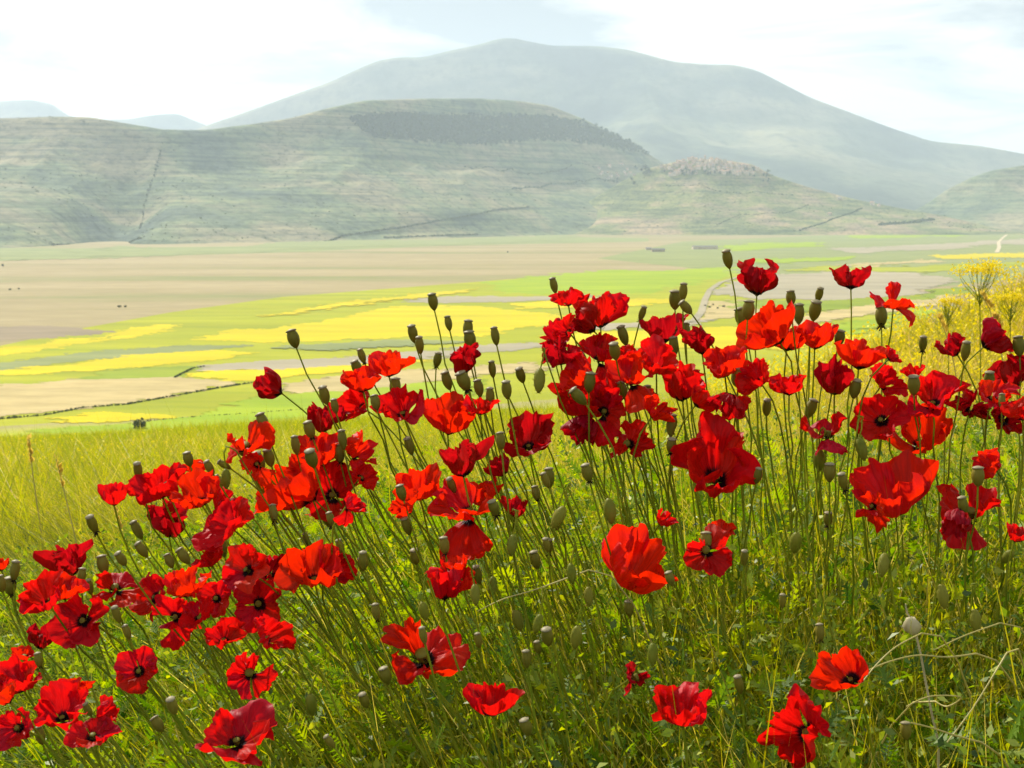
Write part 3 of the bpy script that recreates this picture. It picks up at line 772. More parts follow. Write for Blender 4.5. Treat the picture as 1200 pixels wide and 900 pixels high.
def blades(name, label, cat, x, y, h, w, lean, tone, mat, nseg=3, curl=0.35, spread=0.25, seed=1, z=None):
    r2 = np.random.default_rng(seed)
    n = len(x)
    z = G(x, y) - 0.01 if z is None else z
    yaw = r2.uniform(0, 2 * np.pi, n)
    bx = -lean * h + r2.normal(0, spread, n) * h
    by = r2.normal(0, spread, n) * h
    cx, cy_ = r2.normal(0, curl, n) * h, r2.normal(0, curl, n) * h
    V = np.zeros((n, 2 * nseg + 1, 3), dtype=np.float32)
    sx, sy = np.cos(yaw) * w / 2, np.sin(yaw) * w / 2
    for k in range(nseg + 1):
        t = k / nseg
        px = x + bx * t + cx * t * t; py = y + by * t + cy_ * t * t
        pz = z + h * (t - 0.25 * t * t * np.minimum(1.5, (cx ** 2 + cy_ ** 2) / (h * h) * 2))
        if k == nseg:
            V[:, 2 * k] = np.stack([px, py, pz], -1)
        else:
            tw = 1 - 0.7 * t
            V[:, 2 * k] = np.stack([px - sx * tw, py - sy * tw, pz], -1)
            V[:, 2 * k + 1] = np.stack([px + sx * tw, py + sy * tw, pz], -1)
    f = []
    for k in range(nseg - 1):
        a = 2 * k
        f += [[a, a + 1, a + 3], [a, a + 3, a + 2]]
    f.append([2 * nseg - 2, 2 * nseg - 1, 2 * nseg])
    f = np.array(f)
    nv = 2 * nseg + 1
    Fc = (f[None] + (np.arange(n) * nv)[:, None, None]).reshape(-1, 3)
    o = mesh_np(name, V.reshape(-1, 3), Fc, M[mat], tone=np.repeat(tone, nv))
    tag(o, label, cat, kind='stuff')
    return o

def scatter(n, y0, y1, u0, u1, seed, power=1.0):
    """points in the wedge in front of the camera, even over the ground (power 1) or over the picture (power 0)"""
    r2 = np.random.default_rng(seed)
    t = r2.random(n)
    y = np.sqrt(y0 ** 2 + t * (y1 ** 2 - y0 ** 2)) if power == 1 else y0 * (y1 / y0) ** t
    u = r2.uniform(u0, u1, n)
    return u * y, y, r2

# blades among the poppies
x, y, r2 = scatter(108000, 0.75, 3.4, -0.76, 0.76, 201)
patch = fbm(x * 3, y * 3, 71, 3)
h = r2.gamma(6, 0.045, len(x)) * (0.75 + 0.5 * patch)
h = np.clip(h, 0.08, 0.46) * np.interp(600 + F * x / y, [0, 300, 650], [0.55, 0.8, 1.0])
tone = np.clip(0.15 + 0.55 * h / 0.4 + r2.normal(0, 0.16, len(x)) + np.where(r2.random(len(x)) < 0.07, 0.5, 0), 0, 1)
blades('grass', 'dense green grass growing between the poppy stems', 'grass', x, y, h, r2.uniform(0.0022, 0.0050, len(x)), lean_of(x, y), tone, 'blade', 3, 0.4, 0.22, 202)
# bare upright stalks
x, y, r2 = scatter(2000, 0.9, 3.0, -0.74, 0.74, 203)
h = r2.uniform(0.30, 0.58, len(x)) * np.interp(600 + F * x / y, [0, 300, 650], [0.55, 0.8, 1.0])
tone = np.clip(0.6 + r2.normal(0, 0.18, len(x)), 0, 1)
blades('stalks', 'thin bare stalks standing among the poppies', 'stalks', x, y, h, r2.uniform(0.0020, 0.0032, len(x)), lean_of(x, y), tone, 'blade', 5, 0.12, 0.12, 204)

# feathery poppy leaves: a midrib with pairs of pointed lobes
def leaves(name, label, x, y, z, size, lean, mat, seed, tone):
    r2 = np.random.default_rng(seed)
    n = len(x); npair = 5
    yaw = r2.uniform(0, 2 * np.pi, n); pitch = r2.uniform(0.1, 1.25, n)
    ax = np.stack([np.cos(yaw) * np.cos(pitch) - lean * 0.4, np.sin(yaw) * np.cos(pitch), np.sin(pitch)], -1)
    ax /= np.linalg.norm(ax, axis=1)[:, None]
    side = np.cross(ax, r2.normal(size=(n, 3))); side /= np.linalg.norm(side, axis=1)[:, None]
    nrm = np.cross(side, ax)
    P0 = np.stack([x, y, z], -1)
    V, f = [], []
    def pt(s, t, c): return P0 + ax * (s * size)[:, None] + side * (t * size)[:, None] - nrm * (c * size)[:, None]
    i = 0
    for k in range(npair):
        s0 = 0.15 + 0.7 * k / npair; wd = 0.30 * math.sin(math.pi * (0.25 + 0.65 * k / npair))
        dr = 0.35 * s0 * s0
        for sg in (-1, 1):
            V += [pt(s0 - 0.05, 0.0, dr), pt(s0 + 0.09, 0.0, dr), pt(s0 + 0.20, sg * wd, dr + 0.06)]
            f.append([i, i + 1, i + 2]); i += 3
    V += [pt(0, -0.018, 0), pt(0, 0.018, 0), pt(1.0, 0, 0.35)]; f.append([i, i + 1, i + 2]); i += 3
    V = np.stack(V, 1); f = np.array(f)
    Fc = (f[None] + (np.arange(n) * i)[:, None, None]).reshape(-1, 3)
    tag(mesh_np(name, V.reshape(-1, 3), Fc, M[mat], tone=np.repeat(tone, i)), label, 'leaves', kind='stuff')
x, y, r2 = scatter(46000, 0.9, 2.7, -0.74, 0.74, 205)
z = G(x, y) + r2.gamma(2.2, 0.07, len(x)).clip(0, 0.34) * np.interp(600 + F * x / y, [0, 300, 650], [0.45, 0.75, 1.0])
leaves('poppy_foliage', 'feathery lobed poppy leaves crowding the ground under the flowers', x - lean_of(x, y) * (z - G(x, y)), y, z, r2.uniform(0.022, 0.06, len(x)), lean_of(x, y), 'leaf', 206, np.clip(r2.normal(0.5, 0.25, len(x)), 0, 1))

# small glossy leaflets through the whole depth of the stand
x, y, r2 = scatter(162000, 0.9, 2.8, -0.74, 0.74, 231)
n = len(x)
hh = r2.gamma(2.4, 0.075, n).clip(0, 0.40) * np.interp(600 + F * x / y, [0, 300, 650], [0.45, 0.75, 1.0])
P0 = np.stack([x - lean_of(x, y) * hh, y, G(x, y) + hh], -1)
u = r2.normal(size=(n, 3)) + np.array([0, 0, 0.5]); u /= np.linalg.norm(u, axis=1)[:, None]
w = np.cross(u, r2.normal(size=(n, 3))); w /= np.linalg.norm(w, axis=1)[:, None]
L = r2.uniform(0.006, 0.017, n)[:, None]; B = L * r2.uniform(0.14, 0.30, n)[:, None]
nrm = np.cross(u, w) * L * 0.12
V = np.stack([P0, P0 + u * L * .45 + w * B + nrm, P0 + u * L, P0 + u * L * .45 - w * B + nrm], 1)
M['leaflet'] = leaf_material('leaflet', [(0.0, (0.03, 0.09, 0.003)), (0.5, (0.17, 0.27, 0.006)), (1.0, (0.46, 0.50, 0.014))], 0.55, 0.045, boost=1.4, rough=0.5)
tag(mesh_np('leaflets', V.reshape(-1, 3), np.arange(4 * n).reshape(-1, 4), M['leaflet'], tone=np.repeat(np.clip(r2.normal(.5, .28, n), 0, 1), 4)), 'small glinting leaves scattered between the poppy stems', 'leaves', kind='stuff')

# the meadow behind: hillside grass out to 30 m, then tufts to the foot of the slope
x, y, r2 = scatter(165000, 3.2, 26, -0.70, 0.70, 211, 0)
rough_ = fbm(x * 0.5, y * 0.5, 81, 4)
h = np.clip(r2.gamma(5, 0.05, len(x)) * (0.5 + rough_), 0.05, 0.5)
bank = np.clip((x - 0.16 * y) / (0.10 * y + 0.2), 0, 1)
tone = np.clip(0.50 + r2.normal(0, 0.24, len(x)) + 1.1 * (rough_ - 0.5), 0, 1)
sel = r2.random(len(x)) < bank
blades('meadow_grass', 'bright yellow green meadow grass on the slope behind the poppies', 'grass', x[~sel], y[~sel], h[~sel], (0.0012 * y + 0.001)[~sel], lean_of(x, y)[~sel] * 0.3, tone[~sel], 'meadow', 2, 0.5, 0.3, 212)
blades('bank_grass', 'golden dry grass covering the rising bank', 'grass', x[sel], y[sel], h[sel] * 1.15, (0.0012 * y + 0.001)[sel], -0.1 * np.ones(sel.sum()), np.clip(tone + 0.05, 0, 1)[sel], 'bank', 3, 0.6, 0.35, 213)
x, y, r2 = scatter(90000, 22, 330, -0.50, 0.50, 214, 0)
h = r2.uniform(0.2, 0.55, len(x)) * (0.5 + fbm(x * 0.06, y * 0.06, 83, 3))
tone = np.clip(0.45 + r2.normal(0, 0.2, len(x)) + 1.6 * (fbm(x * 0.03, y * 0.03, 85, 4) - 0.5), 0, 1)
blades('meadow_grass', 'distant tufted meadow grass running down to the plain', 'grass', x, y, h, 0.0011 * y, np.zeros(len(x)), tone, 'meadow', 1, 0.0, 0.5, 215)

# yellow flower heads sprinkled over bank and meadow
def specks(name, label, x, y, z, s, mat, seed):
    r2 = np.random.default_rng(seed); n = len(x)
    P0 = np.stack([x, y, z], -1)
    u = r2.normal(size=(n, 3)); u /= np.linalg.norm(u, axis=1)[:, None]
    w = np.cross(u, r2.normal(size=(n, 3))); w /= np.linalg.norm(w, axis=1)[:, None]
    s = s[:, None]
    V = np.stack([P0 + u * s, P0 + w * s, P0 - u * s, P0 - w * s], 1)
    f = np.arange(4 * n).reshape(-1, 4)
    tag(mesh_np(name, V.reshape(-1, 3), f, M[mat], tone=np.repeat(r2.random(n), 4)), label, 'flowers', kind='stuff')
x, y, r2 = scatter(10500, 4, 24, 0.16, 0.68, 221, 0)
specks('yellow_blossom', 'tiny yellow blossoms sprinkled over the golden bank', x, y, G(x, y) + r2.uniform(0.15, 0.5, len(x)), 0.0011 * y + 0.002, 'bloom', 222)
x, y, r2 = scatter(9000, 5, 60, -0.5, 0.2, 223, 0)
keep = fbm(x * 0.2, y * 0.2, 87, 3) > 0.5
x, y = x[keep], y[keep]
specks('yellow_blossom', 'tiny yellow blossoms scattered in the meadow grass', x, y, G(x, y) + np.random.default_rng(9).uniform(0.1, 0.35, len(x)), 0.0008 * y + 0.001, 'bloom', 224)

# weedy clump on the slope
for px, py, d, s, lb in ((92, 592, 9.5, 0.30, 'leafy weed clump standing out of the meadow slope'), (62, 600, 9.0, 0.20, 'smaller weed clump next to the leafy one'), (165, 588, 10, 0.22, 'low weed clump close behind the crimson poppies')):
    p = at(px, py, d); p.z = float(G(p.x, p.y))
    b = empty('weed_clump', p)
    r2 = np.random.default_rng(int(px))
    n = 500
    tx, ty = r2.normal(0, s * .5, n), r2.normal(0, s * .3, n)
    o = blades('foliage', None, None, tx, ty, r2.uniform(.3, 1, n) * s, np.full(n, .012), np.zeros(n), np.clip(r2.normal(.25, .2, n), 0, 1), 'meadow', 2, .4, .3, int(px), z=np.zeros(n))
    o.parent = b; del o['kind']
    tag(b, lb, 'weeds')

# ------------------------------------------------------------------ poppies
def tube(path, radii, sides=6):
    P = np.array([tuple(p) for p in path]); n = len(P)
    T = np.gradient(P, axis=0); T /= np.linalg.norm(T, axis=1)[:, None] + 1e-12
    ref = np.array([0.0, 1.0, 0.13]); 
    U = np.cross(T, ref); U /= np.linalg.norm(U, axis=1)[:, None] + 1e-12
    W = np.cross(T, U)
    a = np.linspace(0, 2 * np.pi, sides, endpoint=False)
    V = P[:, None] + (np.cos(a)[None, :, None] * U[:, None] + np.sin(a)[None, :, None] * W[:, None]) * np.asarray(radii)[:, None, None]
    f = [[k * sides + i, k * sides + (i + 1) % sides, (k + 1) * sides + (i + 1) % sides, (k + 1) * sides + i] for k in range(n - 1) for i in range(sides)]
    return V.reshape(-1, 3), f, P, T

def lathe(profile, sides=12, ridge=0.0):
    V, f = [], []
    for z, r in profile:
        for i in range(sides):
            a = 2 * math.pi * i / sides
            rr = r * (1 + ridge * (1 if i % 2 else -1))
            V.append((rr * math.cos(a), rr * math.sin(a), z))
    n = len(profile)
    f = [[k * sides + i, k * sides + (i + 1) % sides, (k + 1) * sides + (i + 1) % sides, (k + 1) * sides + i] for k in range(n - 1) for i in range(sides)]
    f.append(list(range((n - 1) * sides, n * sides)))
    f.append(list(range(sides))[::-1])
    return V, f

def frame(axis):
    return axis.to_track_quat('Z', 'Y').to_matrix().to_4x4()

def bez(p0, p1, p2, p3, n):
    out = []
    for k in range(n):
        t = k / (n - 1); s = 1 - t
        out.append(p0 * s ** 3 + p1 * 3 * s * s * t + p2 * 3 * s * t * t + p3 * t ** 3)
    return out

def make_stem(root, base, head, axis, r0, r2, hook=0.0, mat='stem', n=14):
    """hairy stem from the root to the head, in the thing's own coordinates"""
    L = (head - base).length
    d = (head - base).normalized()
    c1 = base + (Vector((0, 0, 1)) * 0.6 + d * 0.4) * L * 0.34 + Vector((r2.normal(0, .02), r2.normal(0, .02), 0))
    c2 = head - axis.normalized() * L * 0.20 if hook == 0 else head + Vector((r2.normal(0, .01), r2.normal(0, .01), hook))
    if hook:
        top = head + Vector((0, 0, hook * 0.75)) - Vector((d.x, d.y, 0)) * 0.02
        p = bez(base, c1, top - d * L * 0.25, top, n - 5)
        side = Vector((r2.choice([-1, 1]) * 0.012, r2.normal(0, .006), 0))
        arc = bez(top, top + d * hook * 0.5, head + side * 0.6 + Vector((0, 0, hook)), head, 7)[1:]
        path = p + arc
    else:
        path = bez(base, c1, c2, head, n)
    # slight wobble
    w = r2.normal(0, 0.0022, (len(path), 2)); w[0] = 0; w[-1] = 0; w[-2] *= 0.2
    path = [q + Vector((w[k, 0], w[k, 1], 0)) for k, q in enumerate(path)]
    rad = np.linspace(r0 * 1.25, r0 * 0.85, len(path))
    V, f, P, T = tube([q - base for q in path], rad, 6)
    f = [list(q) for q in f]
    # bristly hairs
    V = V.tolist()
    for k in range(46):
        i = r2.integers(3, len(path) - 1); t = r2.random()
        c = P[i] * (1 - t) + P[min(i + 1, len(path) - 1)] * t
        dr = np.cross(T[i], r2.normal(size=3)); dr /= np.linalg.norm(dr) + 1e-9
        ln = r2.uniform(0.002, 0.0042)
        b = len(V)
        V += [(c + T[i] * 0.0002).tolist(), (c - T[i] * 0.0002).tolist(), (c + dr * (r0 + ln)).tolist()]
        f.append([b, b + 1, b + 2])
    o = mesh_py('stem', V, f, M[mat], root, smooth=True)
    return o

NS, NT = 17, 25
_ii, _jj = np.meshgrid(np.arange(NS - 1), np.arange(NT - 1), indexing='ij')
PQ = np.stack([_ii * NT + _jj, _ii * NT + _jj + 1, (_ii + 1) * NT + _jj + 1, (_ii + 1) * NT + _jj], -1).reshape(-1, 4)
_s = np.linspace(0, 1, NS) ** 0.9; _t = np.linspace(-1, 1, NT)
SS, TT = np.meshgrid(_s, _t, indexing='ij')
PUV = np.stack([TT * 0.5 + 0.5, SS], -1).reshape(-1, 2)

def petal_verts(R0, W, th0, th1, crk, az, lift, r2, fold=0.0):
    th = R(th0) + (R(th1) - R(th0)) * SS ** 1.25
    th = th + R(14) * np.sin(TT * r2.uniform(1, 2.5) + r2.uniform(0, 6)) * SS            # the rim is not level
    ds = np.diff(_s, prepend=0)[:, None]
    rho = np.cumsum(np.cos(th) * ds, 0); zz_ = np.cumsum(np.sin(th) * ds, 0)
    edge = 1 - 0.20 * np.abs(TT) ** 3
    for q in range(4):
        edge = edge + (0.035 / (1 + 0.4 * q)) * np.sin(TT * (3 + 3.1 * q) + r2.uniform(0, 6)) * SS
    edge = edge + 0.055 * (vnoise(TT * 9 + r2.uniform(0, 90), SS * 0 + 3.3, 93) - .5) * SS ** 4 * 2
    # crepe folds fanning out from the base
    fo = 0
    for q, fq in enumerate((2.2, 4.3, 7.5, 12.0)):
        fo = fo + np.sin(TT * fq * r2.uniform(.8, 1.2) + r2.uniform(0, 6) + SS * r2.normal(0, 1.6)) / (1 + 0.55 * q)
    # sharp creases left from the bud
    q1, q2 = r2.uniform(0, 90, 2)
    cre = np.abs(2 * vnoise(TT * 3.2 + q1 + SS * .6, SS * 2.1 + q2, 90) - 1) + 0.6 * np.abs(2 * vnoise(TT * 7.0 + q2, SS * 4.2 + q1, 91) - 1)
    fo = fo - (cre - 0.8) * 1.9
    th = th + R(35) * (vnoise(TT * 1.6 + q2, SS * 0 + q1, 92) - 0.5) * 2 * np.clip((SS - .6) / .4, 0, 1)
    fo = fo * crk * SS ** 1.3 + crk * 0.5 * np.sin(SS * r2.uniform(5, 9) + TT * 3 + r2.uniform(0, 6)) * SS
    rho = rho * edge + fo * (-np.sin(th)); zz_ = zz_ * edge + fo * np.cos(th)
    rho = np.maximum(rho, 0.02)
    Wd = R(W) * (0.55 + 0.45 * np.sqrt(SS)) * (1 - fold * SS)
    a = az + TT * Wd + 0.06 * np.sin(SS * 6 + r2.uniform(0, 6)) * SS
    return np.stack([rho * np.cos(a), rho * np.sin(a), zz_ + lift], -1) * R0

TYPES = {   # th0, th1, crinkle, fan half-angle
    'cup':   (22, 84, 0.068, 60),
    'half':  (24, 70, 0.105, 60),
    'open':  (16, 36, 0.09, 62),
    'crump': (30, 92, 0.15, 58),
    'drape': (25, 62, 0.10, 62),
    'shed':  (16, 40, 0.110, 52),
    'nod':   (30, 88, 0.080, 56),
}
FACE = {'u': (0, -.12, 1), 'c': (-.05, -.9, .5), 'l': (-.75, -.25, .7), 'r': (.7, -.25, .7), 'lc': (-.6, -.6, .6), 'rc': (.6, -.6, .6), 'uc': (-.1, -.42, .9), 'd': (-.3, -.55, -.6), 'b': (0, .5, .8)}

OVARY = lathe([(0, .0018), (.002, .0030), (.006, .0040), (.0085, .0038), (.0092, .0044), (.0098, .0044), (.0104, .0020)], 10)
OVARY_ME = None
def stamens_mesh(r2, n=44):
    V, f = [], []
    for k in range(n):
        a = r2.uniform(0, 2 * math.pi); el = r2.uniform(0.35, 1.15); ln = r2.uniform(.007, .012)
        d = np.array([math.cos(a) * math.cos(el), math.sin(a) * math.cos(el), math.sin(el)])
        s = np.array([-math.sin(a), math.cos(a), 0]) * .00025
        b0 = d * .002; t0 = d * ln
        i = len(V); V += [b0 - s, b0 + s, t0 + s, t0 - s]; f.append([i, i + 1, i + 2, i + 3])
        u = np.cross(d, s); u = u / np.linalg.norm(u) * .0009; w = s / np.linalg.norm(s) * .0009
        i = len(V); V += [t0 + u, t0 + w, t0 - u, t0 - w, t0 + d * .0012, t0 - d * .0012]
        f += [[i, i + 1, i + 4], [i + 1, i + 2, i + 4], [i + 2, i + 3, i + 4], [i + 3, i, i + 4], [i + 1, i, i + 5], [i + 2, i + 1, i + 5], [i + 3, i + 2, i + 5], [i, i + 3, i + 5]]
    return V, f
STAMENS = []
for k in range(3):
    o = mesh_py('stamens', *stamens_mesh(np.random.default_rng(70 + k)), M['dark']); STAMENS.append(o.data); bpy.data.objects.remove(o)
o = mesh_py('pistil', *OVARY, M['pod'], smooth=True); OVARY_ME = o.data; bpy.data.objects.remove(o)

def depth_of(py):
    return 1.02 + (880 - py) / 550 * 0.88

def root_of(head, r2, ln=None):
    """foot of a stem: stems lean the way the whole clump leans"""
    k = float(lean_of(head.x, head.y)) + r2.normal(0, 0.07)
    bx, by = head.x, head.y
    for _ in range(4):
        L = head.z - float(G(bx, by))
        bx = head.x + k * L; by = head.y + 0.06 * r2.normal() if _ == 0 else by
    return Vector((bx, by, float(G(bx, by)) - 0.015))

HEAD_OFF = [None]
def make_poppy(px, py, w, kind, face='u', mat=None, label=None, seed=0, npet=4):
    r2 = np.random.default_rng(seed)
    if kind == 'half' and face == 'c': face = 'uc'
    d = depth_of(py) + r2.normal(0, 0.05)
    centre = at(px, py, d)
    D = w * d / F
    axis = Vector(FACE[face]) + Vector(r2.normal(0, 0.13, 3).tolist()); axis.normalize()
    th0, th1, crk, W = TYPES[kind]
    mat = mat or {'crump': 'crimson', 'open': 'red', 'nod': 'crimson'}.get(kind, 'scarlet' if r2.random() < .5 else 'red')
    az0 = r2.uniform(0, 6.28)
    pets = []
    for k in range(npet):
        outer = k % 2 == 0
        a1 = th1 + r2.normal(0, 9) - (6 if outer else -4)
        a0 = th0
        if kind == 'drape' and k == 0: a0, a1 = -5, -70
        if kind == 'shed' and k == npet - 1: a0, a1 = 0, -50
        if kind == 'shed' and k == 0: a0, a1 = 40, 85
        pets.append(petal_verts((1.0 if outer else 0.9) * r2.uniform(.92, 1.08), W * r2.uniform(.9, 1.08), a0, a1, crk * r2.uniform(.8, 1.3), az0 + k * math.pi / 2 + r2.normal(0, .12) if kind != 'drape' or k else math.pi * 1.5 + r2.normal(0, .4), -0.012 if outer else 0.012, r2))
    rot = np.array(frame(axis).to_3x3())
    allv = np.vstack([p.reshape(-1, 3) for p in pets]) @ rot.T
    ext = np.percentile(allv[:, 0], 98) - np.percentile(allv[:, 0], 2)
    extz = np.percentile(allv[:, 2], 98) - np.percentile(allv[:, 2], 2)
    sc = D / max(ext, extz / {'drape': 1.15, 'nod': 1.15, 'shed': 1.0, 'crump': 0.84}.get(kind, 0.86))
    mid = (np.percentile(allv, 97, 0) + np.percentile(allv, 3, 0)) / 2 * sc
    head = centre - Vector(mid.tolist())
    base = root_of(head, r2)
    root = empty('poppy', base)
    make_stem(root, base, head, axis if face not in ('d',) else Vector((axis.x, axis.y, .3)), 0.0013, r2)
    off = head - base
    HEAD_OFF[0] = off
    for p in pets:
        mesh_np('petal', (p.reshape(-1, 3) * sc) @ rot.T + np.array(off), PQ, M[mat], root, smooth=True, uv=PUV)
    ms = Matrix.Translation(off) @ frame(axis)
    fs = min(1.25, max(0.6, D / 0.07)) * (1.25 if kind == 'shed' else 1)
    o = link('pistil', OVARY_ME, None, root); o.matrix_local = ms @ Matrix.Scale(fs * (1.3 if kind == 'shed' else 1), 4)
    o = link('stamens', STAMENS[int(r2.integers(3))], None, root); o.matrix_local = ms @ Matrix.Scale(fs, 4)
    return root, D, off.length, mat

HEADS, UNIQUE = {}, set()
POPPIES = [
 # top row and right side
 (665,350,33,'half','uc'),(706,366,54,'crump','u','red'),(684,376,36,'crump','l'),(661,386,30,'half','lc'),(650,401,44,'crump','lc'),(657,417,36,'crump','uc'),
 (777,387,47,'cup','u','crimson'),(818,402,36,'crump','u'),(736,417,30,'half','c'),(706,424,52,'drape','uc'),(771,422,42,'half','c'),(678,438,42,'half','l'),
 (741,447,52,'drape','uc'),(800,452,46,'crump','u','red'),(825,466,34,'half','r'),(850,427,44,'half','uc'),(852,474,38,'nod','d'),(683,470,58,'crump','uc','red'),
 (708,486,54,'drape','c'),(772,480,32,'half','r'),(682,503,36,'nod','d'),(737,515,42,'shed','lc'),(861,480,30,'half','uc'),
 (888,329,44,'crump','u',None,'small crumpled crimson poppy on the tall stem beside the tallest seed pod'),(998,327,36,'crump','u',None,'dark curled poppy standing alone between two pods and a big ragged poppy'),
 (1048,354,48,'shed','u','scarlet','bright poppy with one hanging petal rising above the golden bank'),
 (899,384,58,'cup','l','scarlet','tall bright cup poppy with a pointed outer petal'),(922,398,48,'half','u','scarlet'),(956,395,40,'cup','u','scarlet'),(1008,418,54,'cup','u','scarlet'),(1046,416,20,'half','r'),
 (1113,405,30,'crump','l'),(1167,395,42,'crump','r'),(1185,438,46,'crump','u'),(883,442,42,'half','lc'),(922,453,38,'half','u'),(979,446,36,'nod','uc'),
 (1041,446,36,'half','rc'),(1070,437,22,'half','u'),(1095,465,56,'half','uc'),(1138,476,36,'crump','c'),(1030,489,50,'open','lc'),(1078,508,66,'cup','uc','scarlet'),
 (1166,461,40,'half','c'),(1178,487,32,'nod','c'),(1197,482,38,'half','u'),(1160,544,32,'half','l'),(965,507,44,'shed','u','red'),(1047,578,88,'cup','uc','scarlet','biggest bright cup poppy with broad smooth petals'),
 (1022,598,36,'drape','lc'),(1136,604,62,'shed','uc','red','spread out poppy showing a small dark seed head'),(1194,627,26,'half','u'),(1120,612,28,'nod','d'),
 (838,542,80,'half','uc','red','large deep red poppy with ruffled upright petals over tall bare stems'),(828,644,50,'shed','c','red','torn poppy wrapped around a seed pod'),(845,622,26,'half','u'),
 (745,663,78,'cup','u','scarlet','single glowing cup poppy with torn rim deep in the green stems'),(780,608,22,'nod','r','red'),(797,832,60,'half','uc','red'),(987,787,54,'cup','l','scarlet','folded bright poppy tilted over the leaning pale straw'),
 (933,853,78,'half','lc','red'),(577,825,60,'cup','u','red','pointed poppy with ragged rim next to a drooping pod'),(745,796,34,'shed','r','crimson'),
 (502,760,84,'shed','uc','scarlet','large falling apart poppy with a seed pod in its middle'),(528,683,52,'crump','u','red'),(535,662,26,'half','u'),
 # centre
 (545,423,36,'crump','uc'),(563,478,32,'half','u'),(621,512,50,'half','uc','crimson'),(525,491,56,'cup','u','scarlet'),(540,541,46,'crump','u'),(583,547,26,'nod','l'),(490,571,50,'cup','uc','scarlet'),
 (473,593,30,'half','l'),(563,580,42,'half','u','scarlet'),(543,609,70,'drape','uc','scarlet','big bright poppy with a long front petal hanging down'),(603,597,28,'nod','u'),
 (454,429,46,'cup','u','scarlet'),(422,448,40,'half','uc'),(416,473,40,'half','lc'),(469,476,54,'half','uc','red'),(381,493,40,'crump','u'),(422,527,36,'half','r'),
 (315,451,36,'crump','l','crimson','solitary pale edged crumpled poppy leaning out on a bent stem'),(291,520,54,'shed','uc','scarlet','ragged poppy with a dark seed head in front of drooping pods'),
 (374,531,46,'cup','u','scarlet'),(340,567,74,'half','l','scarlet'),(386,578,64,'open','c'),(427,558,32,'half','r','scarlet'),(413,597,30,'drape','r'),(300,548,30,'drape','c'),
 # left
 (132,582,34,'cup','u','red'),(185,569,54,'half','uc'),(230,549,26,'half','u'),(230,578,52,'half','c'),(197,613,46,'crump','u'),(267,587,36,'half','r'),(263,615,60,'open','lc'),
 (78,660,46,'crump','u'),(50,698,44,'half','uc'),(80,691,38,'half','u'),(92,728,58,'open','c',None,'wide open poppy with a round black centre among crumpled ones'),(140,685,46,'shed','uc','red'),
 (175,697,46,'open','lc'),(218,687,46,'half','uc'),(252,701,38,'open','c'),(286,665,52,'open','lc'),(303,707,64,'open','c'),(322,668,36,'nod','rc'),(366,667,62,'half','c'),(394,665,38,'half','rc'),
 (207,728,52,'drape','c','red'),(50,748,32,'crump','u'),(161,786,50,'open','c',None,'ruffled open poppy standing apart over leaning stems'),(262,745,42,'half','c'),(320,743,42,'half','rc'),
 (18,798,52,'half','uc'),(16,853,46,'open','c'),(28,768,22,'half','u'),(70,832,52,'half','c'),(108,860,50,'open','uc'),(88,808,32,'half','u'),(124,834,28,'half','r'),
 (280,862,72,'open','uc','red','broad cup poppy opened flat to one side low in the grass'),(293,790,50,'shed','c','red'),(0,663,20,'half','u'),(4,815,30,'half','l'),(246,655,30,'half','uc'),(232,720,34,'half','c'),
]
WORD = {'cup': 'cup shaped red poppy with smooth upright petals', 'half': 'half open red poppy with loose wavy petals', 'open': 'fully open red poppy showing its dark centre', 'crump': 'crinkled dark crimson poppy still creased from the bud',
        'drape': 'red poppy with one front petal hanging limp', 'shed': 'ragged red poppy about to drop its petals', 'nod': 'drooping deep red poppy with petals folded down'}
for i, e in enumerate(POPPIES):
    px, py, w, kind, face = e[:5]
    mat = e[5] if len(e) > 5 else None
    label = e[6] if len(e) > 6 else None
    root, D, L, mt = make_poppy(px, py, w, kind, face, mat, label, 1000 + i)
    HEADS[root.name] = root.location + HEAD_OFF[0]
    if label: tag(root, label, 'poppy', 'poppies of the foreground clump'); UNIQUE.add(label)
    else:
        word = WORD[kind]
        if mt == 'scarlet': word = word.replace('red poppy', 'bright scarlet poppy')
        if mt == 'red' and kind == 'crump': word = word.replace('dark crimson', 'bright red')
        size = 'small ' if D < 0.036 else ('large ' if D > 0.056 else '')
        lb = size + word + (', tall above the rest' if root.location.z + L > 0.30 - 0.5 and py < 440 else (', low among the grass stems' if py > 730 else ''))
        tag(root, lb, 'poppy', lb)

# ------------------------------------------------------------------ seed pods and nodding buds
POD = lathe([(-.0008, .0012), (.0006, .0024), (.0030, .0040), (.0070, .0053), (.0110, .0056), (.0145, .0051), (.0170, .0042), (.0178, .0038)], 14, 0.025)
CAP = lathe([(.0174, .0040), (.0179, .0049), (.0186, .0050), (.0194, .0040), (.0204, .0012)], 16, 0.06)
BUD = lathe([(-.001, .0014), (.001, .0034), (.005, .0050), (.010, .0054), (.015, .0046), (.019, .0028), (.0215, .0008)], 12, 0.02)
def bristled(vf, n, r2):
    V, f = [list(v) for v in vf[0]], [list(q) for q in vf[1]]
    for k in range(n):
        v = np.array(vf[0][r2.integers(len(vf[0]))]); d = v * np.array([1, 1, 0]); d = d / (np.linalg.norm(d) + 1e-9)
        b = len(V); ln = r2.uniform(.0015, .003)
        V += [(v + [0, 0, .0002]).tolist(), (v - [0, 0, .0002]).tolist(), (v + d * ln + [0, 0, r2.normal(0, .001)]).tolist()]
        f.append([b, b + 1, b + 2])
    return V, f
def data_of(name, vf, mat, smooth=True):
    o = mesh_py(name, vf[0], vf[1], M[mat], smooth=smooth); me = o.data; bpy.data.objects.remove(o); return me
POD_ME = data_of('capsule', POD, 'pod'); CAP_ME = data_of('cap', CAP, 'cap'); BUD_ME = data_of('bud', bristled(BUD, 60, np.random.default_rng(4)), 'bud')
